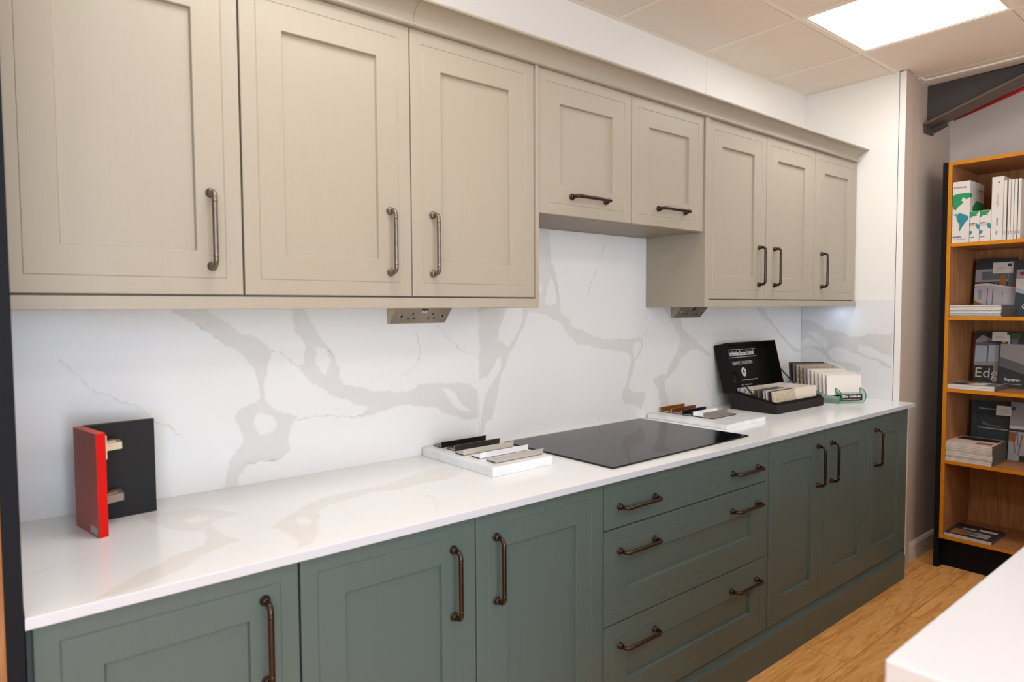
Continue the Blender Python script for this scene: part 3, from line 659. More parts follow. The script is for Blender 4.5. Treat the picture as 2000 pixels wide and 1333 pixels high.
mb.add(vs, [(i, (i + 1) % n, n + (i + 1) % n, n + i) for i in range(n)] + [tuple(range(n)), tuple(range(2 * n - 1, n - 1, -1))])
mb.build('length', M['beige_plain'], co, (-1.9, 0.3, -2.19))
mb = MB()
vs = cor_sec(0.9650, 0) + cor_sec(3.7150, 1.0)
# return leg at the right end
ret = [(3.7150 + max(0.0, -0.3085 - p[0]), max(p[0], -0.3085) if False else -0.001, p[1]) for p in prof]
mb.add(vs, [(i, (i + 1) % n, n + (i + 1) % n, n + i) for i in range(n)] + [tuple(range(n)), tuple(range(2 * n - 1, n - 1, -1))])
mb.build('length', M['beige_plain'], co, (-1.9, 0.3, -2.19))

# base units
c = thing('base_cabinet', (0.27, -0.3, 0.158), 'sage green single door base unit at the far left, under the red sample', 'base cabinet', GB)
carcass(c, 0.048, 0.506, YBB, 0.0, 0.158, ZTB - 0.001, M['sage_plain'])
add_door(c, 0.27, 0.158, 0.0560, 0.5040, YB, 0.158, ZTB - 0.004, M['sage'], 0.4342, 0.7435)
c = thing('base_cabinet', (0.96, -0.3, 0.158), 'sage green double door base unit left of the drawers', 'base cabinet', GB)
carcass(c, 0.507, 1.4165, YBB, 0.0, 0.158, ZTB - 0.001, M['sage_plain'])
add_door(c, 0.96, 0.158, 0.5085, 0.9580, YB, 0.158, ZTB - 0.004, M['sage'], 0.891, 0.7385)
add_door(c, 0.96, 0.158, 0.9612, 1.4155, YB, 0.158, ZTB - 0.004, M['sage'], 1.0243, 0.7400)
c = thing('drawer_unit', (1.884, -0.3, 0.158), 'sage green unit of three wide drawers under the hob', 'drawer unit', GB)
carcass(c, 1.4310, 2.3380, YBB, 0.0, 0.158, ZTB - 0.001, M['sage_plain'])
add_door(c, 1.884, 0.158, 1.4324, 2.3364, YB, 0.7465, ZTB - 0.004, M['sage_h'], (1.582, 2.191), 0.8105, True, 'drawer_front', recess=False)
add_door(c, 1.884, 0.158, 1.4324, 2.3364, YB, 0.4520, 0.7425, M['sage_h'], (1.583, 2.189), 0.6735, True, 'drawer_front', railz=0.0985)
add_door(c, 1.884, 0.158, 1.4324, 2.3364, YB, 0.1580, 0.4480, M['sage_h'], (1.584, 2.190), 0.3770, True, 'drawer_front', railz=0.0985)
c = thing('base_cabinet', (2.81, -0.3, 0.158), 'sage green double door base unit right of the drawers', 'base cabinet', GB)
carcass(c, 2.3600, 3.2435, YBB, 0.0, 0.158, ZTB - 0.001, M['sage_plain'])
add_door(c, 2.81, 0.158, 2.3604, 2.8030, YB, 0.158, ZTB - 0.004, M['sage'], 2.747, 0.7405)
add_door(c, 2.81, 0.158, 2.8055, 3.2430, YB, 0.158, ZTB - 0.004, M['sage'], 2.8698, 0.7395)
c = thing('base_cabinet', (3.47, -0.3, 0.158), 'sage green single door base unit at the far right end', 'base cabinet', GB)
carcass(c, 3.2445, 3.7030, YBB, 0.0, 0.158, ZTB - 0.001, M['sage_plain'])
add_door(c, 3.47, 0.158, 3.2455, 3.7015, YB, 0.158, ZTB - 0.004, M['sage'], 3.3208, 0.7400)
for x0, x1, lb in ((1.4175, 1.4300, 'narrow sage filler strip left of the drawer unit'), (2.3385, 2.3590, 'narrow sage filler strip right of the drawer unit')):
    t = MB().cbox((x0, YB + 0.003, 0.158), (x1, -0.02, ZTB - 0.0012), 0.0008)
    tag(t.build('filler_strip', M['sage']), lb, 'filler strip', 'base unit filler strips')
t = thing('end_panel', (3.715, -0.3, 0), 'sage end panel with pale raw edge closing the base units', 'end panel')
MB().box((3.7040, YB + 0.0010, 0.0), (3.7200, -0.003, ZTB - 0.0012)).build('board', M['sage_plain'], t, (-3.715, 0.3, 0))
MB().box((3.7065, YB - 0.0030, 0.0), (3.7125, YB + 0.0009, ZTB - 0.0014)).build('edge_strip', M['white_edge'], t, (-3.715, 0.3, 0))
pk = MB().prism([(-0.585, 0.0), (-0.592, 0.0), (-0.592, 0.1205), (-0.5905, 0.1225), (-0.5875, 0.1225), (-0.5860, 0.1255), (-0.5700, 0.1540), (-0.5600, 0.1560), (-0.5600, 0.0)], 'x', 0.049, 3.7035)
tag(pk.build('plinth', M['sage_h']), 'sage green plinth board along the floor under the base units', 'plinth')

# tall dark panel and oak unit side at the far left
t = thing('tall_end_panel', (0.03, -0.3, 0), 'tall dark navy end panel at the left edge', 'end panel')
MB().cbox((0.0210, -0.613, 0), (0.0450, 0.003, 2.40), 0.0008).build('board', M['navy'], t, (-0.03, 0.3, 0))
t = MB().box((-0.56, -0.60, 0), (0.0205, 0.003, 2.35))
tag(t.build('tall_unit', M['oak']), 'oak tall unit side just beyond the dark panel, left edge', 'tall unit')

# island worktop in the foreground
t = thing('island', (2.0, -2.0, 0), 'white quartz island with waterfall end in the lower right foreground', 'island')
MB().cbox((0.978, -2.60, ZT - 0.06), (3.40, -1.5415, ZT), 0.004).build('top', M['quartz_island'], t, (-2, 2, 0))
MB().cbox((0.979, -2.59, 0.0), (1.04, -1.543, ZT - 0.0602), 0.002).build('waterfall_end', M['quartz_island'], t, (-2, 2, 0))
MB().box((1.041, -2.55, 0.1), (3.35, -1.575, ZT - 0.0602)).box((1.041, -2.5, 0.0), (3.3, -1.63, 0.1)).build('body', M['sage_plain'], t, (-2, 2, 0))

# ------------------------------------------------------------------ hob
hb = thing('hob', (1.8935, -0.2835, ZT), 'black glass ceramic hob set into the white worktop', 'hob', rz=math.radians(0.9))
MB().cbox((-0.391, -0.2645, 0.0002), (0.391, 0.2645, 0.0042), 0.0010).build('trim', M['hob_edge'], hb)
MB().cbox((-0.3895, -0.263, 0.0043), (0.3895, 0.263, 0.0056), 0.0005).build('glass', M['hob'], hb)

# ------------------------------------------------------------------ under-cabinet socket units
def socket_unit(x0, L, label):
    t = thing('socket_unit', (x0, -0.002, 1.366), label, 'socket', 'under-cabinet corner sockets')
    H = 0.0612
    prof = [(0.0, 0.0), (-0.014, 0.0), (-0.0685, H), (0.0, H)]
    MB().prism(prof, 'x', 0, L).build('housing', M['brushed'], t)
    # face frame: origin at bottom left of the sloping face
    O = Vector((0, -0.014, 0)); R = Vector((1, 0, 0)); U = Vector((0, -0.0545, H)).normalized()
    FL = math.hypot(0.0545, H)
    def hole(cx, cy, w, h, mi=0): quad(mb, O, R, U, cx - w / 2, cy - h / 2, cx + w / 2, cy + h / 2, mi, 0.0006)
    for f in (0.34, 0.70):
        c = f * L; mb = MB()
        hole(c + 0.000, 0.042, 0.005, 0.009); hole(c - 0.011, 0.022, 0.009, 0.005); hole(c + 0.011, 0.022, 0.009, 0.005)
        mb.build('socket_outlet', M['black'], t)
    sw = MB()
    for f in (0.49, 0.55):
        quad(sw, O, R, U, f * L - 0.005, 0.046, f * L + 0.005, 0.060, 0, 0.0012)
        quad(sw, O, R, U, f * L - 0.005, 0.058, f * L + 0.005, 0.064, 1, 0.0016)
    sw.build('switch', [M['chrome'], M['black']], t)
    for f in (0.15, 0.88):
        rg = MB(); N = R.cross(U)
        cpos = O + R * (f * L) + U * 0.033
        rg.lathe([(0.0072, 0), (0.0072, 0.0016), (0.0052, 0.0020), (0.0050, 0.0010)], cpos, N, 20)
        r = rg.build('usb_ring', M['chrome'], t)
        MB().lathe([(0.0050, 0.0011), (0.0050, 0.0022)], cpos, N, 20).build('port', M['black'], r)
    return t
socket_unit(1.037, 0.213, 'brushed steel corner socket unit under the left wall cabinets')
socket_unit(2.514, 0.208, 'brushed steel corner socket unit under the right wall cabinets')
pk = thing('under_cabinet_light', (3.655, -0.235, 1.428), 'small cool under-cabinet light near the return wall', 'light')
MB().lathe([(0.028, 0), (0.028, -0.006), (0.024, -0.007)], (0, 0, 0), (0, 0, 1), 24).build('rim', M['chrome'], pk)
MB().lathe([(0.022, -0.0072), (0.022, -0.0085)], (0, 0, 0), (0, 0, 1), 24).build('lens', M['led'], pk)

# ------------------------------------------------------------------ red and black hinged sample
t = thing('hinged_board_sample', (0.2, -0.15, ZT), 'red and black hinged board sample standing at the left of the worktop', 'board sample')
A = Vector((0.1670, -0.1105)); B = Vector((0.1943, -0.2489)); W = Vector((0.0189, 0.0052))
H = 0.2295
Cc = B + W; Dd = A + W
def vface(mb, p, q, z0, z1, mi): mb.add([(p.x, p.y, z0), (q.x, q.y, z0), (q.x, q.y, z1), (p.x, p.y, z1)], [(0, 1, 2, 3)], mi)
mb = MB()
vface(mb, A, B, 0, H, 0); vface(mb, B, Cc, 0, H, 1); vface(mb, Cc, Dd, 0, H, 0); vface(mb, Dd, A, 0, H, 1)
mb.add([(A.x, A.y, H), (B.x, B.y, H), (Cc.x, Cc.y, H), (Dd.x, Dd.y, H)], [(0, 1, 2, 3)], 2)
mb.add([(A.x, A.y, 0), (B.x, B.y, 0), (Cc.x, Cc.y, 0), (Dd.x, Dd.y, 0)], [(3, 2, 1, 0)], 2)
rb = mb.build('red_board', [M['red_face'], M['red_edge'], M['red_top']], t, (-0.2, 0.15, 0))
mb = MB().prism([(0.1870, -0.1150), (0.3345, -0.1045), (0.3335, -0.0900), (0.1860, -0.1000)], 'z', 0.0001, H + 0.0005)
mb.build('black_board', M['black_board'], t, (-0.2, 0.15, 0))
for z, h in ((0.170, 0.016), (0.048, 0.018)):
    mb = MB()
    d = (B - A).normalized()
    def P(s, o): q = Dd + d * s + W.normalized() * o; return (q.x, q.y)
    if z > 0.1:
        mb.prism([P(0.098, 0.0002), P(0.124, 0.0002), P(0.124, 0.0085), P(0.098, 0.0095)], 'z', z - 0.003, z + 0.050)
    mb.prism([P(0.060, 0.0003), P(0.076, 0.0003), (0.2570, -0.1580), (0.2570, -0.1130), (0.2460, -0.1130), (0.2300, -0.1500)], 'z', z + 0.0055, z + 0.0055 + h)
    mb.prism([(0.2220, -0.1700), (0.2450, -0.1500), (0.2450, -0.1300), (0.2300, -0.1400)], 'z', z + 0.0056 + h, z + 0.0095 + h)
    mb.build('hinge', M['hinge'] if z > 0.1 else M['hinge_dark'], t, (-0.2, 0.15, 0))
mb = MB(); ds = (B - A).normalized(); O = Vector((A.x, A.y, 0)); 
L = (B - A).length
quad(mb, O, (ds.x, ds.y, 0), (0, 0, 1), L - 0.050, 0.005, L - 0.006, 0.022, 0, 0.0005)
sk = mb.build('sticker', M['silver_label'], t, (-0.2, 0.15, 0))
tag(sk, 'small silver sticker low on the red board')

# ------------------------------------------------------------------ marble slabs with aluminium profiles
def slab(name, corner, w, d, h, ang, label):
    t = MB().cbox((0, -d, 0), (w, 0, h), 0.0022).build(name, M['marble'])
    t.location = (corner[0], corner[1], ZT + 0.0001); t.rotation_euler = (0, 0, ang)
    return tag(t, label, 'marble slab', 'marble display slabs')
slab('marble_slab', (1.1590, -0.0094), 0.242, 0.384, 0.029, math.radians(0.9), 'white marble slab left of the hob holding five metal profiles')
slab('marble_slab', (2.3400, -0.0085), 0.312, 0.398, 0.0185, math.radians(1.6), 'thin white marble slab right of the hob holding five coloured profiles')
def profile_mesh(L, m, up=0.020, flip=False):
    """J shaped handle profile: base along y, upright at y = 0, lip on top"""
    s = -1 if flip else 1
    b = MB()
    t = 0.0016
    pr = [(0.050, 0.0038), (0.050, 0.0038 + t), (0.004, 0.0038 + t), (0.0016, 0.0066), (0.0016, up), (-0.0028, up + 0.0003), (-0.0028, up - 0.0012), (0.0, up - 0.0016), (0.0, 0.0030), (0.0020, 0.0012), (0.0040, 0.0038)]
    # build as strips: base, upright, lip (keeps every polygon convex)
    b.prism([(s * 0.050, 0.0038), (s * 0.050, 0.0055), (s * 0.0005, 0.0055), (s * 0.0005, 0.0038)], 'x', 0, L)
    b.prism([(s * 0.0018, 0.0020), (s * 0.0018, up), (0.0, up), (0.0, 0.0020)], 'x', 0, L)
    b.prism([(s * 0.0018, up), (s * 0.0018, up - 0.0016), (-s * 0.0028, up - 0.0014), (-s * 0.0028, up + 0.0004)], 'x', 0, L)
    for a, c in ((0.003, 0.020), (0.026, 0.047)):
        b.box((0.0005, s * a, 0.0), (L - 0.0005, s * c, 0.0037), 1)
    # bright raw metal where the near end is cut
    b.prism([(s * 0.050, 0.0040), (s * 0.050, 0.0056), (s * 0.0005, 0.0056), (s * 0.0005, 0.0040)], 'x', -0.0006, -0.0001, 2)
    b.prism([(s * 0.0018, 0.0020), (s * 0.0018, up), (0.0, up), (0.0, 0.0020)], 'x', -0.0006, -0.0001, 2)
    return b.build('handle_profile', [m, M['black'], M['al_raw']])
zs = ZT + 0.0293
P1 = [(1.2004, -0.0626, 'al_black', 0.188, 'black metal handle profile, rearmost on the slab left of the hob'),
      (1.2065, -0.1340, 'al_dark', 0.188, 'dark grey metal handle profile, second from the back left of the hob'),
      (1.1900, -0.2085, 'al_cream', 0.205, 'champagne metal handle profile in the middle of the slab left of the hob'),
      (1.2010, -0.2810, 'al_white', 0.196, 'white metal handle profile, second from the front left of the hob'),
      (1.2040, -0.3570, 'al_silver', 0.193, 'pale silver handle profile, frontmost on the slab left of the hob')]
for x, y, m, L, lb in P1:
    o = profile_mesh(L, M[m], 0.0195)
    o.location = (x, y, zs); o.rotation_euler = (0, 0, math.radians(0.4))
    tag(o, lb, 'handle profile', 'metal profiles on the left slab')
zs = ZT + 0.0188
P2 = [(2.4290, -0.0100, 'al_gold', 'gold metal handle profile, rearmost on the slab right of the hob'),
      (2.4300, -0.0715, 'al_copper', 'copper metal handle profile, second from the back right of the hob'),
      (2.4240, -0.1320, 'al_black', 'black metal handle profile in the middle of the slab right of the hob'),
      (2.4290, -0.1880, 'al_white', 'white metal handle profile, second from the front right of the hob'),
      (2.4290, -0.2400, 'al_grey', 'grey metal handle profile, frontmost on the slab right of the hob')]
for x, y, m, lb in P2:
    o = profile_mesh(0.186, M[m], 0.0200, True)
    o.location = (x, y, zs); o.rotation_euler = (0, 0, math.radians(1.0))
    tag(o, lb, 'handle profile', 'metal profiles on the right slab')

# ------------------------------------------------------------------ quartz collection sample case
CX, CY = 3.08, -0.22
cs = thing('sample_case', (CX, CY, ZT), 'open black sample case with white lettering inside its raised lid', 'sample case')
def cbuild(mb, name, m, p=None):
    o = mb.build(name, m, p or cs)
    if not p: o.location = (-CX, -CY, -ZT)
    return o
x0, x1, yb, yf = 2.855, 3.308, -0.103, -0.342
zb0, zf0 = 1.0000, 0.9580
b = MB(); tk = 0.006; zb_ = ZT + 0.0002
for a, c in ((x0, x0 + tk), (x1 - tk, x1)):
    b.prism([(yb, zb_), (yf, zb_), (yf, zf0), (yb, zb0)], 'x', a, c)
b.box((x0 + tk, yf, zb_), (x1 - tk, yf + tk, zf0)); b.box((x0 + tk, yb - tk, zb_), (x1 - tk, yb, zb0)); b.box((x0 + tk, yf + tk, zb_), (x1 - tk, yb - tk, zb_ + 0.004))
cbuild(b, 'base', M['case_brown'])
b = MB(); i = 0.0065; up = 0.0105
for a, c in ((x0 + i, x0 + i + 0.005), (x1 - i - 0.005, x1 - i)):
    b.prism([(yb - i, zb_ + 0.01), (yf + i, zb_ + 0.01), (yf + i, zf0 + up), (yb - i, zb0 + up)], 'x', a, c)
b.box((x0 + i, yf + i, zb_ + 0.01), (x1 - i, yf + i + 0.005, zf0 + up)); b.box((x0 + i, yb - i - 0.005, zb_ + 0.01), (x1 - i, yb - i, zb0 + up))
cbuild(b, 'inner_collar', M['case_black'])
# lid: plate from (y -0.060, z 0.985) to (y -0.001, z 1.222), walls 0.072 deep
LP = Vector((0, -0.0610, 0.985)); LU = Vector((0, 0.058, 0.237)).normalized(); LN = Vector((0, -LU.z, LU.y)); LL = 0.2435; LD = 0.072
def lidpt(x, w, d): return Vector((x, 0, 0)) + LP + LU * w + LN * d
def lidbox(mb, xa, xb, wa, wb, da, db, mi=0):
    vs = [lidpt(x, w, d) for w in (wa, wb) for x, d in ((xa, da), (xb, da), (xb, db), (xa, db))]
    mb.add(vs, [(0, 3, 2, 1), (4, 5, 6, 7), (0, 1, 5, 4), (1, 2, 6, 5), (2, 3, 7, 6), (3, 0, 4, 7)], mi)
b = MB()
lx0, lx1 = x0 + 0.001, x1 + 0.004
lidbox(b, lx0, lx1, 0, LL, 0, 0.005)
lidbox(b, lx0, lx0 + 0.005, 0, LL, 0.0051, LD); lidbox(b, lx1 - 0.005, lx1, 0, LL, 0.0051, LD)
lidbox(b, lx0 + 0.005, lx1 - 0.005, LL - 0.005, LL, 0.0051, LD); lidbox(b, lx0 + 0.005, lx1 - 0.005, 0.0, 0.005, 0.0051, 0.050)
lid = cbuild(b, 'lid', M['case_black'])
tx = MB(); XC = 3.071; TO = lidpt(XC, 0, 0.0052); RX = Vector((1, 0, 0))
def T(s, w, size, xs=1.0, bold=0.0, dx=0.0, mi=0): put_text(tx, s, size, TO + LU * w + RX * dx, RX, LU, mi, xs, 'CENTER', bold)
T('Worldwide Stones Limited', 0.1945, 0.034, 0.66, 0.0012)
quad(tx, TO, RX, LU, -0.142, 0.2138, 0.142, 0.2158); quad(tx, TO, RX, LU, -0.142, 0.1738, 0.142, 0.1760)
T('QUARTZ COLLECTION', 0.1445, 0.0225, 0.78, 0.0002)
T('telephone', 0.0555, 0.0085, 0.9, 0.0002, -0.115); T('the worldwide quartz stone surface specialists', 0.0550, 0.0085, 0.92, 0.0002, 0.035)
T('www.worldwidestones.co.uk', 0.0310, 0.0095, 0.9, 0.0002)
cv_ = [(0.0215 * math.cos(k / 32 * 2 * PI) - 0.005, 0.0970 + 0.0235 * math.sin(k / 32 * 2 * PI)) for k in range(32)]
lo_ = tx.build('lettering', M['print_white'], lid)
lg = MB(); poly(lg, TO, RX, LU, cv_, 0, 0.0006)
poly(lg, TO, RX, LU, [(-0.013, 0.094), (0.004, 0.094), (0.006, 0.098), (0.000, 0.099), (-0.001, 0.108), (-0.007, 0.109), (-0.009, 0.101), (-0.014, 0.099)], 1, 0.0010)
poly(lg, TO, RX, LU, [(-0.012, 0.087), (0.003, 0.087), (0.002, 0.090), (-0.011, 0.090)], 1, 0.0010)
lgo = lg.build('emblem', [M['print_white'], M['case_black']], lid)
for xx in (x0 + 0.014, x1 - 0.012):
    b = MB()
    p = lidpt(xx, 0.105, LD - 0.004); q = Vector((xx, -0.225, 0.984))
    dv = (q - p); b.tube([p, p + dv * 0.5, q], 0.0030, 8)
    cbuild(b, 'strap', M['case_black'])
# stone chips in the case
LC = [('speckled', (196, 184, 160), (150, 132, 108)), ('d', (52, 42, 38)), ('w', (206, 204, 204)), ('l', (188, 180, 170)), ('d2', (74, 62, 52)), ('g', (120, 110, 100)), ('d3', (92, 78, 66)), ('c', (214, 204, 186)), ('c2', (200, 192, 178)), ('w2', (222, 216, 204)), ('w3', (216, 212, 206)), ('w4', (206, 202, 198))]
desc = ['speckled cream and brown', 'dark brown', 'cool white', 'pale beige', 'brown black', 'mid grey', 'dark taupe', 'cream', 'warm grey', 'off white', 'plain white', 'pale grey']
ys = [-0.320 + 0.0145 * k for k in range(10)] + [-0.158, -0.143]
m0 = speckle_mat('speckled_stone', (206, 194, 170), (140, 118, 90), 130, 0.3, 0.36, 0.50)
chip = MB().cbox((0, 0, 0), (0.2050, 0.0075, 0.088), 0.0006).build('stone_chip', m0)
proto = chip
def chip_at(first, x, y, z, m, lb, grp):
    o = proto if first else proto.copy()
    if not first:
        o.data = proto.data.copy(); o.data.materials.clear(); o.data.materials.append(m); COL.objects.link(o)
    o.location = (x, y, z); o.rotation_euler = (math.radians(-7), 0, 0)
    return tag(o, lb, 'stone sample', grp)
ordn = ['front', 'second', 'third', 'fourth', 'fifth', 'sixth', 'seventh', 'eighth', 'ninth', 'tenth', 'eleventh', 'rearmost']
for k, y in enumerate(ys):
    c = LC[k]
    m = m0 if k == 0 else (speckle_mat('stone_left', c[1], tuple(int(a * 0.85) for a in c[1]), 60, 0.3))
    zz = ZT + 0.0140 + 0.0008 * k * 0.2
    chip_at(k == 0, 2.8745, y, zz, m, '%s stone sample, %s in the left column of the open case' % (desc[k], ordn[k] if k in (0, 11) else ordn[k] + ' from the front'), 'stone samples in the case')
RC = [(226, 214, 196), (214, 204, 188), (222, 214, 202), (200, 190, 176), (224, 216, 204), (212, 200, 186), (226, 220, 210), (206, 198, 188), (222, 214, 204), (214, 206, 196), (228, 222, 214), (220, 214, 206)]
for k, y in enumerate(ys):
    m = mat('stone_right', RC[k], 0.35)
    chip_at(False, 3.0830, y, ZT + 0.0140, m, 'pale cream stone sample, %s in the right column of the open case' % (ordn[k] if k in (0, 11) else ordn[k] + ' from the front'), 'stone samples in the case')

# ------------------------------------------------------------------ acrylic rack of stone samples
rk = thing('sample_rack', (3.45, -0.25, ZT), 'clear green-edged acrylic rack with a black name plate', 'sample rack')
F0 = Vector((3.4036, -0.3660)); FD = Vector((0.868, -0.496)); FWd = 0.138
def side_poly(dy):
    # (y, z) outline
    fr = [(-0.366 + dy, 0.0002), (-0.377 + dy, 0.012), (-0.384 + dy, 0.026), (-0.386 + dy, 0.042), (-0.381 + dy, 0.058), (-0.371 + dy, 0.071), (-0.352 + dy, 0.081)]
    bk = [(-0.335 + dy, 0.045), (-0.110, 0.100), (-0.098, 0.125), (-0.092, 0.100), (-0.090, 0.0002)]
    return fr, bk
for sx, dy, lb in ((F0.x, 0.0, 'l'), (F0.x + FD.x * FWd, FD.y * FWd, 'r')):
    fr, bk = side_poly(dy)
    mb = MB(); t = 0.004
    pts = fr + bk
    n_ = len(pts)
    vs = [(sx, y, z) for y, z in pts] + [(sx + t, y, z) for y, z in pts]
    mb.add(vs, [tuple(range(n_)), tuple(range(2 * n_ - 1, n_ - 1, -1))], 0)
    mb.add(vs, [(i, (i + 1) % n_, n_ + (i + 1) % n_, n_ + i) for i in range(6, n_)], 1)
    mb.build('side_sheet', [M['acrylic'], M['acrylic_rim']], rk, (-3.45, 0.25, 0))
    mb = MB()
    for (ya, za), (yb2, zb2) in zip(fr[:-1], fr[1:]):
        mb.prism([(ya, za), (yb2, zb2), (yb2 - 0.0035, zb2), (ya - 0.0035, za)], 'x', sx - 0.0005, sx + t + 0.0005)
    mb.build('polished_edge', M['acrylic_edge'], rk, (-3.45, 0.25, 0))
mb = MB()
p = F0 + Vector((0.004, 0.004)); q = F0 + FD * (FWd - 0.003)
nn = Vector((-FD.y, FD.x)) * 0.003
mb.prism([(p.x, p.y), (q.x, q.y), (q.x + nn.x, q.y + nn.y), (p.x + nn.x, p.y + nn.y)], 'z', 0.006, 0.058)
mb.build('front_sheet', M['acrylic'], rk, (-3.45, 0.25, 0))
mb = MB()
a0 = F0 + Vector((-0.0005, -0.0150)) - FD * 0.006; O = Vector((a0.x, a0.y, 0))
R3 = Vector((FD.x, FD.y, 0)); U3 = Vector((0, 0, 1))
nrm = R3.cross(U3)
poly_v = [O + R3 * a + U3 * b_ + nrm * d for d in (0.0, 0.0015) for a, b_ in ((0.004, 0.0165), (0.131, 0.0165), (0.131, 0.0485), (0.004, 0.0485))]
mb.add(poly_v, [(0, 3, 2, 1), (4, 5, 6, 7), (0, 1, 5, 4), (1, 2, 6, 5), (2, 3, 7, 6), (3, 0, 4, 7)])
npl = mb.build('name_plate', M['black'], rk, (-3.45, 0.25, 0))
mb = MB()
put_text(mb, 'Elite Surfaces', 0.0178, O + R3 * 0.0690 + U3 * 0.0385, R3, U3, 0, 1.08, 'CENTER', 0.0004, 0.0020)
put_text(mb, 'by Worldwide Stones Ltd', 0.0092, O + R3 * 0.0690 + U3 * 0.0230, R3, U3, 0, 1.0, 'CENTER', 0.0, 0.0020)
mb.build('lettering', M['print_white'], npl)
mb = MB()
mb.add([(3.408, -0.355, 0.040), (3.52, -0.42, 0.040), (3.52, -0.12, 0.094), (3.408, -0.10, 0.096), (3.408, -0.355, 0.037), (3.52, -0.42, 0.037), (3.52, -0.12, 0.091), (3.408, -0.10, 0.093)], [(0, 1, 2, 3), (7, 6, 5, 4), (0, 4, 5, 1), (2, 6, 7, 3), (1, 5, 6, 2), (3, 7, 4, 0)])
mb.build('sloping_shelf', M['acrylic'], rk, (-3.45, 0.25, 0))
cols = [(232, 226, 218), (226, 216, 204), (220, 214, 206), (214, 206, 194), (222, 214, 196), (206, 198, 184), (150, 140, 138), (None, (176, 160, 132), (84, 64, 44)), (None, (184, 168, 140), (110, 88, 60)), (112, 104, 106), (60, 50, 42)]
dsc = ['plain white', 'warm white', 'pale grey white', 'light beige', 'cream', 'sand', 'mauve grey', 'brown flecked granite', 'golden flecked granite', 'slate grey', 'dark brown']
for k in range(11):
    c = cols[k]
    m = speckle_mat('rack_stone', c[1], c[2], 110, 0.3, 0.34, 0.52) if c[0] is None else mat('rack_stone', c, 0.35)
    w = 0.196 + 0.0008 * k
    o = MB().cbox((0, 0, 0), (w, 0.0075, 0.100), 0.0006).build('stone_chip', m)
    o.location = (3.3640 + 0.0024 * k, -0.3340 + 0.0212 * k, ZT + 0.0455 + 0.0054 * k)
    o.rotation_euler = (math.radians(-5), 0, math.radians(-29.7))
    pos = 'front' if k == 0 else ('rearmost' if k == 10 else ordn[k] + ' from the front')
    tag(o, '%s stone sample, %s in the acrylic rack' % (dsc[k], pos), 'stone sample', 'stone samples in the acrylic rack')

# ------------------------------------------------------------------ bookcase
BX, BY = 4.0, -1.06
bc = thing('bookcase', (BX, BY, 0), 'tall oak bookcase with dark side panel at the right', 'bookcase')
def bb(a, b_, name, m):
    return MB().box(a, b_).build(name, m, bc, (-BX, -BY, 0))
YI = -0.6660; YE = -1.50; XB = 4.412
bb((3.998, -0.6480, 0), (4.430, -0.6245, 2.169), 'outer_side_panel', M['navy'])
SHZ = [1.7430, 1.3570, 0.9750, 0.5886]
def board(name, a, b_):
    """oak board with an orange front lipping"""
    mb = MB(); mb.box((a[0] + 0.0012, a[1], a[2]), b_, 0); mb.box((a[0], a[1], a[2]), (a[0] + 0.0011, b_[1], b_[2]), 1)
    return mb.build(name, [M['oak'], M['oak_edge']], bc, (-BX, -BY, 0))
board('side_panel', (4.003, YI, 0.162), (XB, -0.6485, 2.168))
board('side_panel', (4.003, YE - 0.018, 0.162), (XB, YE, 2.168))
board('top_panel', (4.003, YE, 2.150), (XB, YI - 0.0002, 2.168))
board('bottom_panel', (4.003, YE, 0.1625), (XB, YI - 0.0002, 0.1785))
for z in SHZ: board('shelf', (4.004, YE + 0.0005, z - 0.0175), (XB, YI - 0.0005, z))
bb((XB + 0.0005, YE - 0.018, 0.162), (XB + 0.008, -0.649, 2.168), 'back_panel', M['oak'])
bb((4.060, YE - 0.018, 0), (4.078, -0.6485, 0.162), 'kick_board', M['navy'])

def cover(mb, O, R, U, quads, lift=0.0006):
    for q in quads: quad(mb, O, R, U, *q[:4], q[4], lift + 0.0001 * q[5] if len(q) > 5 else lift)
XF = 4.012
YR = Vector((0, -1, 0)); ZU = Vector((0, 0, 1))
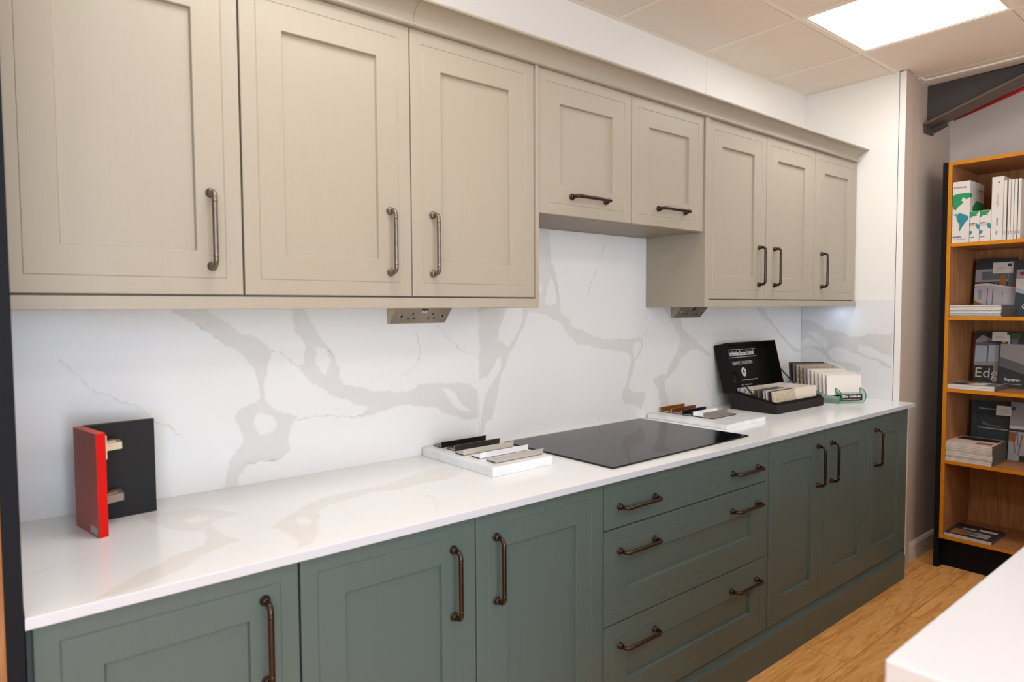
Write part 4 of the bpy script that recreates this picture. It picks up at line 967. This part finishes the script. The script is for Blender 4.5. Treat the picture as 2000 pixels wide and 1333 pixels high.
# tall map box and two small ones
def carton(y0, y1, z0, h, depth, label, grp, big):
    t = thing('sample_carton', (XF, (y0 + y1) / 2, z0), label, 'box', grp)
    MB().cbox((XF, y1, z0 + 0.0003), (XF + depth, y0, z0 + h), 0.0008).build('carton', M['paper'], t, (-XF, -(y0 + y1) / 2, -z0))
    w = y0 - y1
    O = Vector((0, w / 2, 0)); mb = MB(); S = h
    if big:
        poly(mb, O, YR, ZU, [(0.0, .64 * h), (0.0, .78 * h), (.25 * w, .80 * h), (.7 * w, .81 * h), (w, .80 * h), (w, .73 * h), (.80 * w, .70 * h), (.62 * w, .74 * h), (.50 * w, .69 * h), (.66 * w, .66 * h), (.48 * w, .62 * h), (.30 * w, .58 * h), (.18 * w, .53 * h), (.05 * w, .57 * h)], 0, 0.0006)
        poly(mb, O, YR, ZU, [(.0, .50 * h), (.10 * w, .47 * h), (.25 * w, .48 * h), (.30 * w, .46 * h), (.12 * w, .45 * h)], 0, 0.0006)
        poly(mb, O, YR, ZU, [(.22 * w, .45 * h), (.42 * w, .49 * h), (.70 * w, .46 * h), (.95 * w, .42 * h), (.92 * w, .37 * h), (.74 * w, .32 * h), (.60 * w, .26 * h), (.46 * w, .19 * h), (.42 * w, .20 * h), (.44 * w, .30 * h), (.30 * w, .36 * h)], 1, 0.0006)
        put_text(mb, 'kronodesign', 0.0125, O + YR * (.44 * w) + ZU * (.905 * h), YR, ZU, 3, 0.95, 'CENTER', 0.0002, 0.0006)
        put_text(mb, 'krono', 0.016, O + YR * (.30 * w) + ZU * (.100 * h), YR, ZU, 2, 0.95, 'CENTER', 0.0006, 0.0006)
        put_text(mb, 'global collection', 0.0065, O + YR * (.55 * w) + ZU * (.062 * h), YR, ZU, 2, 1.0, 'CENTER', 0.0, 0.0006)
        # side face
        O2 = Vector((0, -w / 2, 0)); R2_ = Vector((1, 0, 0))
        poly(mb, O2, R2_, ZU, [(.06, .48 * h), (.215, .48 * h), (.215, .68 * h), (.10, .70 * h), (.06, .62 * h), (.03, .56 * h)], 0, 0.0006)
        poly(mb, O2, R2_, ZU, [(.0, .72 * h), (.03, .74 * h), (.03, .79 * h), (.0, .80 * h)], 0, 0.0006)
        put_text(mb, 'kronodesign', 0.014, O2 + R2_ * .16 + ZU * (.88 * h), R2_, ZU, 3, 0.9, 'CENTER', 0.0002, 0.0006)
    else:
        poly(mb, O, YR, ZU, [(.0, .78 * h), (.0, .99 * h), (w * .98, .99 * h), (.75 * w, .90 * h), (.35 * w, .86 * h), (.15 * w, .80 * h)], 0, 0.0006)
        poly(mb, O, YR, ZU, [(.70 * w, .62 * h), (.80 * w, .58 * h), (w, .56 * h), (w, .40 * h), (.80 * w, .42 * h), (.68 * w, .50 * h)], 1, 0.0006)
        poly(mb, O, YR, ZU, [(.0, .22 * h), (.0, .36 * h), (.20 * w, .37 * h), (.32 * w, .33 * h), (.20 * w, .26 * h)], 1, 0.0006)
        put_text(mb, 'krono', 0.0075, O + YR * (.55 * w) + ZU * (.86 * h), YR, ZU, 3, 1.0, 'CENTER', 0.0004, 0.0009)
        put_text(mb, 'GLOBAL', 0.0085, O + YR * (.30 * w) + ZU * (.60 * h), YR, ZU, 3, 0.9, 'CENTER', 0.0003, 0.0008)
        put_text(mb, 'COLLECTION', 0.0075, O + YR * (.36 * w) + ZU * (.53 * h), YR, ZU, 3, 0.75, 'CENTER', 0.0, 0.0008)
        put_text(mb, 'krono', 0.008, O + YR * (.28 * w) + ZU * (.16 * h), YR, ZU, 2, 1.0, 'CENTER', 0.0004, 0.0006)
    mb.build('print', [M['green_print'], M['teal_print'], M['blue_print'], M['black_print']], t)
carton(-0.668, -0.746, SHZ[0], 0.319, 0.22, 'tall white box printed with a green world map on the top shelf', 'map printed boxes', True)
carton(-0.7475, -0.7900, SHZ[0], 0.158, 0.15, 'small map printed box right beside the tall map box', 'map printed boxes', False)
carton(-0.7915, -0.8385, SHZ[0], 0.158, 0.15, 'small map printed box beside the thick white binder', 'map printed boxes', False)
def binder(y0, y1, h, depth, label, texts, grp):
    t = thing('binder', (XF, (y0 + y1) / 2, SHZ[0]), label, 'binder', grp)
    MB().cbox((XF, y1, SHZ[0] + 0.0003), (XF + depth, y0, SHZ[0] + h), 0.0008).build('cover', M['paper'], t, (-XF, -(y0 + y1) / 2, -SHZ[0]))
    mb = MB()
    for s, z, sz, mi in texts: put_text(mb, s, sz, Vector((0, 0, z)), ZU, -YR, mi, 1.0, 'CENTER', 0.0002, 0.0006)
    if y0 - y1 > 0.03: poly(mb, Vector((0, 0, 0)), YR, ZU, [(.004 + .004 * math.cos(a), .29 + .004 * math.sin(a)) for a in [k * PI / 5 for k in range(10)]], 1, 0.0006)
    mb.build('spine_print', [M['grey_print'], M['red_print'], M['black_print']], t)
binder(-0.8405, -0.8895, 0.3195, 0.26, 'thick white binder in the middle of the top shelf', [('collection', 0.20, 0.016, 0), ('laminates', 0.095, 0.010, 2), ('2021', 0.04, 0.010, 2)], 'white binders on the top shelf')
nb = [(-0.8912, -0.9030), (-0.9090, -0.9198), (-0.9218, -0.9331), (-0.9350, -0.9465), (-0.9510, -0.9620)]
nl = ['slim white binder right beside the thick binder', 'slim white binder, second of the five slim ones', 'slim white binder, third of the five slim ones', 'slim white binder, fourth of the five slim ones', 'slim white binder, last one at the right edge of the top shelf']
for (a, b_), lb in zip(nb, nl): binder(a, b_, 0.296, 0.24, lb, [('A-Z', 0.035, 0.009, 2)], 'white binders on the top shelf')

# flat brochures in stacks
def flat_stack(z0, n, th, y0, y1, x0_, dx, top_lb, rest_lb, grp, top_quads, mats, jit=0.004):
    rnd = random.Random(int(z0 * 1000))
    for k in range(n):
        j = rnd.uniform(-jit, jit); jy = rnd.uniform(-jit, jit) * 0.5
        t = thing('brochure', (x0_ + j, (y0 + y1) / 2 + jy, z0 + k * th), top_lb if k == n - 1 else rest_lb, 'brochure', grp)
        w = (y0 - y1) / 2
        MB().box((0.0006, -w + 0.0006, 0.0006), (dx, w - 0.0006, th - 0.0006)).build('pages', M['paper_edges'], t)
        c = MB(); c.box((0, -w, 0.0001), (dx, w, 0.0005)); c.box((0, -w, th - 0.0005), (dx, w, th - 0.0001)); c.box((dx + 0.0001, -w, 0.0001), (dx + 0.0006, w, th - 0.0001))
        c.box((0.0, -w - 0.0006, 0.0003), (dx, -w - 0.0001, th - 0.0003), 1)  # thin strip on the end face, shade put into its colour
        cc = c.build('cover', [M['paper_grey'] if (k % 3) else M['paper'], M['page_end_shade']], t)
        if k == n - 1:
            q = MB(); cover(q, Vector((0, w, th)), YR, Vector((1, 0, 0)), top_quads)
            q.build('cover_print', mats, t)
PM = [M['paper'], M['mid_print'], M['dark_print'], M['pink_print'], M['wood_print'], M['cool_print'], M['grey_print']]
flat_stack(SHZ[1] + 0.0004, 9, 0.0068, -0.6605, -0.8935, 4.018, 0.255, 'white paged brochure on top of the stack on the second shelf down', 'white paged brochure within the stack on the second shelf down', 'brochures stacked on the second shelf', [(0.01, 0.01, 0.22, 0.24, 1, 0)], PM)
flat_stack(SHZ[2] + 0.0004, 2, 0.0125, -0.6600, -0.8755, 4.016, 0.250, 'magazine with a grey and white interior cover photo lying on the third shelf down', 'magazine underneath the one with the interior photo, third shelf down', 'magazines lying on the third shelf', [(0.0, 0.0, 0.215, 0.25, 6, 0), (0.015, 0.02, 0.08, 0.10, 2, 1), (0.10, 0.01, 0.16, 0.16, 0, 1), (0.165, 0.03, 0.205, 0.12, 1, 1), (0.02, 0.13, 0.12, 0.22, 4, 2), (0.04, 0.17, 0.20, 0.24, 2, 3)], PM)
flat_stack(SHZ[3] + 0.0004, 10, 0.0102, -0.6620, -0.8750, 4.012, 0.245, 'pink covered brochure on top of the tall stack on the fourth shelf', 'white paged brochure within the tall stack on the fourth shelf', 'brochures stacked on the fourth shelf', [(0.0, 0.0, 0.213, 0.245, 3, 0), (0.02, 0.13, 0.20, 0.22, 2, 1), (0.13, 0.03, 0.20, 0.08, 4, 1), (0.0, 0.0, 0.213, 0.02, 0, 1)], PM, 0.003)
flat_stack(0.1790, 2, 0.0080, -0.6620, -0.8800, 4.018, 0.235, 'magazine with a dark interior photo lying on the bottom shelf', 'magazine underneath the dark covered one on the bottom shelf', 'magazines lying on the bottom shelf', [(0.0, 0.0, 0.218, 0.235, 2, 0), (0.02, 0.02, 0.10, 0.12, 4, 1), (0.11, 0.03, 0.19, 0.11, 6, 1), (0.06, 0.05, 0.14, 0.09, 1, 2), (0.12, 0.15, 0.20, 0.185, 0, 1), (0.05, 0.14, 0.11, 0.16, 5, 1)], PM)

# brochures standing up and leaning back
def standing(y0, y1, z0, h, x, lean, label, quads, mats, texts=(), polys=()):
    t = thing('brochure', (x, y0, z0 + 0.0005), label, 'brochure', 'brochures standing at the back of the shelves')
    t.rotation_euler = (0, math.radians(lean), 0)
    w = y0 - y1
    MB().box((0.0, -w, 0), (0.005, 0, h)).build('pages', M['paper_edges'], t)
    mb = MB(); O = Vector((0, 0, 0))
    cover(mb, O, YR, ZU, quads, 0.0004)
    for pts, mi, l in polys: poly(mb, O, YR, ZU, pts, mi, 0.0004 + 0.0001 * l)
    for s, yy, zz, sz, mi, bold in texts: put_text(mb, s, sz, O + YR * yy + ZU * zz, YR, ZU, mi, 1.0, 'LEFT', bold, 0.0016)
    mb.build('cover_print', mats, t)
    return t
def card(y0, y1, z0, z1, x, label, lean):
    t = MB().box((0, -(y0 - y1), 0), (0.0006, 0, z1 - z0)).build('business_card', M['paper'])
    t.location = (x, y0, z0); t.rotation_euler = (0, math.radians(lean), 0)
    tag(t, label, 'card', 'business cards on the brochures')
    mb = MB()
    for k in range(4): quad(mb, Vector((0, 0, 0)), YR, ZU, 0.012, 0.010 + 0.007 * k, 0.05 + 0.01 * (k % 2), 0.012 + 0.007 * k, 0, 0.0004)
    quad(mb, Vector((0, 0, 0)), YR, ZU, 0.066, 0.036, 0.084, 0.052, 1, 0.0004)
    mb.build('print', [M['grey_print'], M['dark_print']], t)
QM = [M['paper'], M['mid_print'], M['dark_print'], M['cool_print'], M['grey_print'], M['wood_print'], M['red_print'], M['navy_print'], M['yellow_print'], M['leaf_print'], M['pink_print'], M['cab_print']]
standing(-0.690, -0.884, SHZ[1], 0.318, 4.300, 8, 'brochure with a grey kitchen photo standing behind the second shelf stack',
    [(0, 0, 0.194, 0.318, 2, 0), (0.0, 0.19, 0.194, 0.26, 4, 1), (0.03, 0.20, 0.15, 0.245, 1, 2), (0.152, 0.12, 0.194, 0.30, 1, 2)], QM,
    polys=[([(0.0, 0.16), (0.07, 0.18), (0.19, 0.15), (0.19, 0.06), (0.11, 0.02), (0.0, 0.09)], 11, 3), ([(0.0, 0.178), (0.06, 0.182), (0.19, 0.155), (0.19, 0.149), (0.06, 0.172), (0.0, 0.165)], 0, 5), ([(0.0, 0.02), (0.0, 0.09), (0.10, 0.03)], 5, 3),
           ([(0.060, 0.06), (0.060, 0.155), (0.063, 0.155), (0.063, 0.06)], 2, 6), ([(0.085, 0.05), (0.085, 0.15), (0.088, 0.15), (0.088, 0.05)], 2, 6), ([(0.02, 0.10), (0.02, 0.15), (0.035, 0.147), (0.035, 0.09)], 4, 6), ([(0.13, 0.08), (0.13, 0.13), (0.132, 0.13), (0.132, 0.08)], 2, 6),
           ([(0.112, 0.175), (0.112, 0.205), (0.128, 0.235), (0.145, 0.20), (0.145, 0.168)], 5, 6), ([(0.09, 0.175), (0.09, 0.195), (0.105, 0.195), (0.105, 0.172)], 1, 6)])
standing(-0.886, -1.100, SHZ[1], 0.300, 4.262, 8, 'brochure with a crimson bowl photo at the right edge of the second shelf',
    [(0, 0, 0.214, 0.30, 0, 0), (0, 0, 0.214, 0.13, 7, 1), (0, 0.25, 0.214, 0.30, 2, 1), (0.0, 0.20, 0.214, 0.25, 4, 1)], QM, texts=[('Classic', 0.032, 0.05, 0.036, 0, 0.0003)],
    polys=[([(0.0, 0.13), (0.0, 0.155), (0.10, 0.115), (0.10, 0.10)], 3, 3), ([(0.012, 0.235), (0.020, 0.218), (0.06, 0.216), (0.07, 0.24)], 6, 4)])
card(-0.770, -0.862, 1.590, 1.650, 4.3290, 'white business card on the grey kitchen brochure', 8)
standing(-0.700, -0.900, SHZ[2], 0.300, 4.300, 8, 'brochure lettered Edge with grey bathroom photo on the third shelf down',
    [(0, 0, 0.20, 0.30, 1, 0), (0, 0.24, 0.20, 0.30, 2, 1), (0.0, 0.0, 0.20, 0.11, 2, 1), (0.0, 0.13, 0.055, 0.22, 3, 2), (0.062, 0.12, 0.11, 0.225, 3, 2), (0.09, 0.02, 0.112, 0.135, 4, 3)], QM,
    texts=[('Edge', 0.003, 0.068, 0.076, 0, -0.0004)], polys=[([(0.0, 0.11), (0.0, 0.13), (0.09, 0.135), (0.11, 0.125), (0.11, 0.115)], 4, 4), ([(0.03, 0.28), (0.09, 0.25), (0.0, 0.235), (0.0, 0.25)], 4, 4)])
standing(-0.826, -1.040, SHZ[2], 0.296, 4.262, 8, 'brochure lettered Square with a dark worktop photo on the third shelf down',
    [(0, 0, 0.214, 0.296, 4, 0), (0, 0.235, 0.214, 0.296, 2, 1), (0.006, 0.238, 0.020, 0.285, 8, 2), (0.03, 0.235, 0.042, 0.272, 3, 2), (0.048, 0.235, 0.075, 0.262, 1, 2), (0.04, 0.262, 0.085, 0.292, 9, 3), (0.03, 0.02, 0.10, 0.022, 0, 4)], QM,
    texts=[('Square-', 0.026, 0.044, 0.023, 0, 0.0006)], polys=[([(0, 0), (0.0, 0.165), (0.214, 0.09), (0.214, 0)], 1, 1), ([(0, 0), (0.0, 0.115), (0.214, 0.04), (0.214, 0)], 2, 2)])
card(-0.786, -0.864, 1.222, 1.272, 4.2905, 'white business card on the brochure lettered Edge', 8)
standing(-0.697, -0.886, SHZ[3], 0.300, 4.290, 8, 'dark teal brochure standing behind the tall stack on the fourth shelf',
    [(0, 0, 0.189, 0.30, 7, 0), (0.01, 0.02, 0.178, 0.262, 2, 1), (0.03, 0.15, 0.17, 0.155, 3, 3), (0.0, 0.0, 0.02, 0.27, 7, 2), (0.03, 0.255, 0.12, 0.262, 4, 3), (0.03, 0.02, 0.17, 0.14, 7, 2)], QM,
    polys=[([(0.05, 0.19), (0.08, 0.175), (0.15, 0.165), (0.13, 0.16), (0.05, 0.17)], 1, 4)])
standing(-0.878, -1.090, SHZ[3], 0.312, 4.262, 8, 'brochure with dining chair photo at the right edge of the fourth shelf',
    [(0, 0, 0.212, 0.312, 4, 0), (0, 0, 0.212, 0.17, 3, 1), (0.0, 0.168, 0.212, 0.185, 0, 2), (0.0, 0.155, 0.212, 0.168, 2, 2), (0, 0.10, 0.03, 0.15, 5, 2), (0.05, 0.0, 0.212, 0.03, 2, 3)], QM,
    polys=[([(0.012, 0.15), (0.020, 0.15), (0.034, 0.04), (0.030, 0.04)], 5, 5), ([(0.030, 0.16), (0.038, 0.16), (0.044, 0.08), (0.040, 0.08)], 5, 5), ([(0.055, 0.14), (0.062, 0.14), (0.048, 0.03), (0.043, 0.03)], 5, 5)])
card(-0.818, -0.886, 0.822, 0.874, 4.2760, 'white business card on the dark teal brochure', 8)
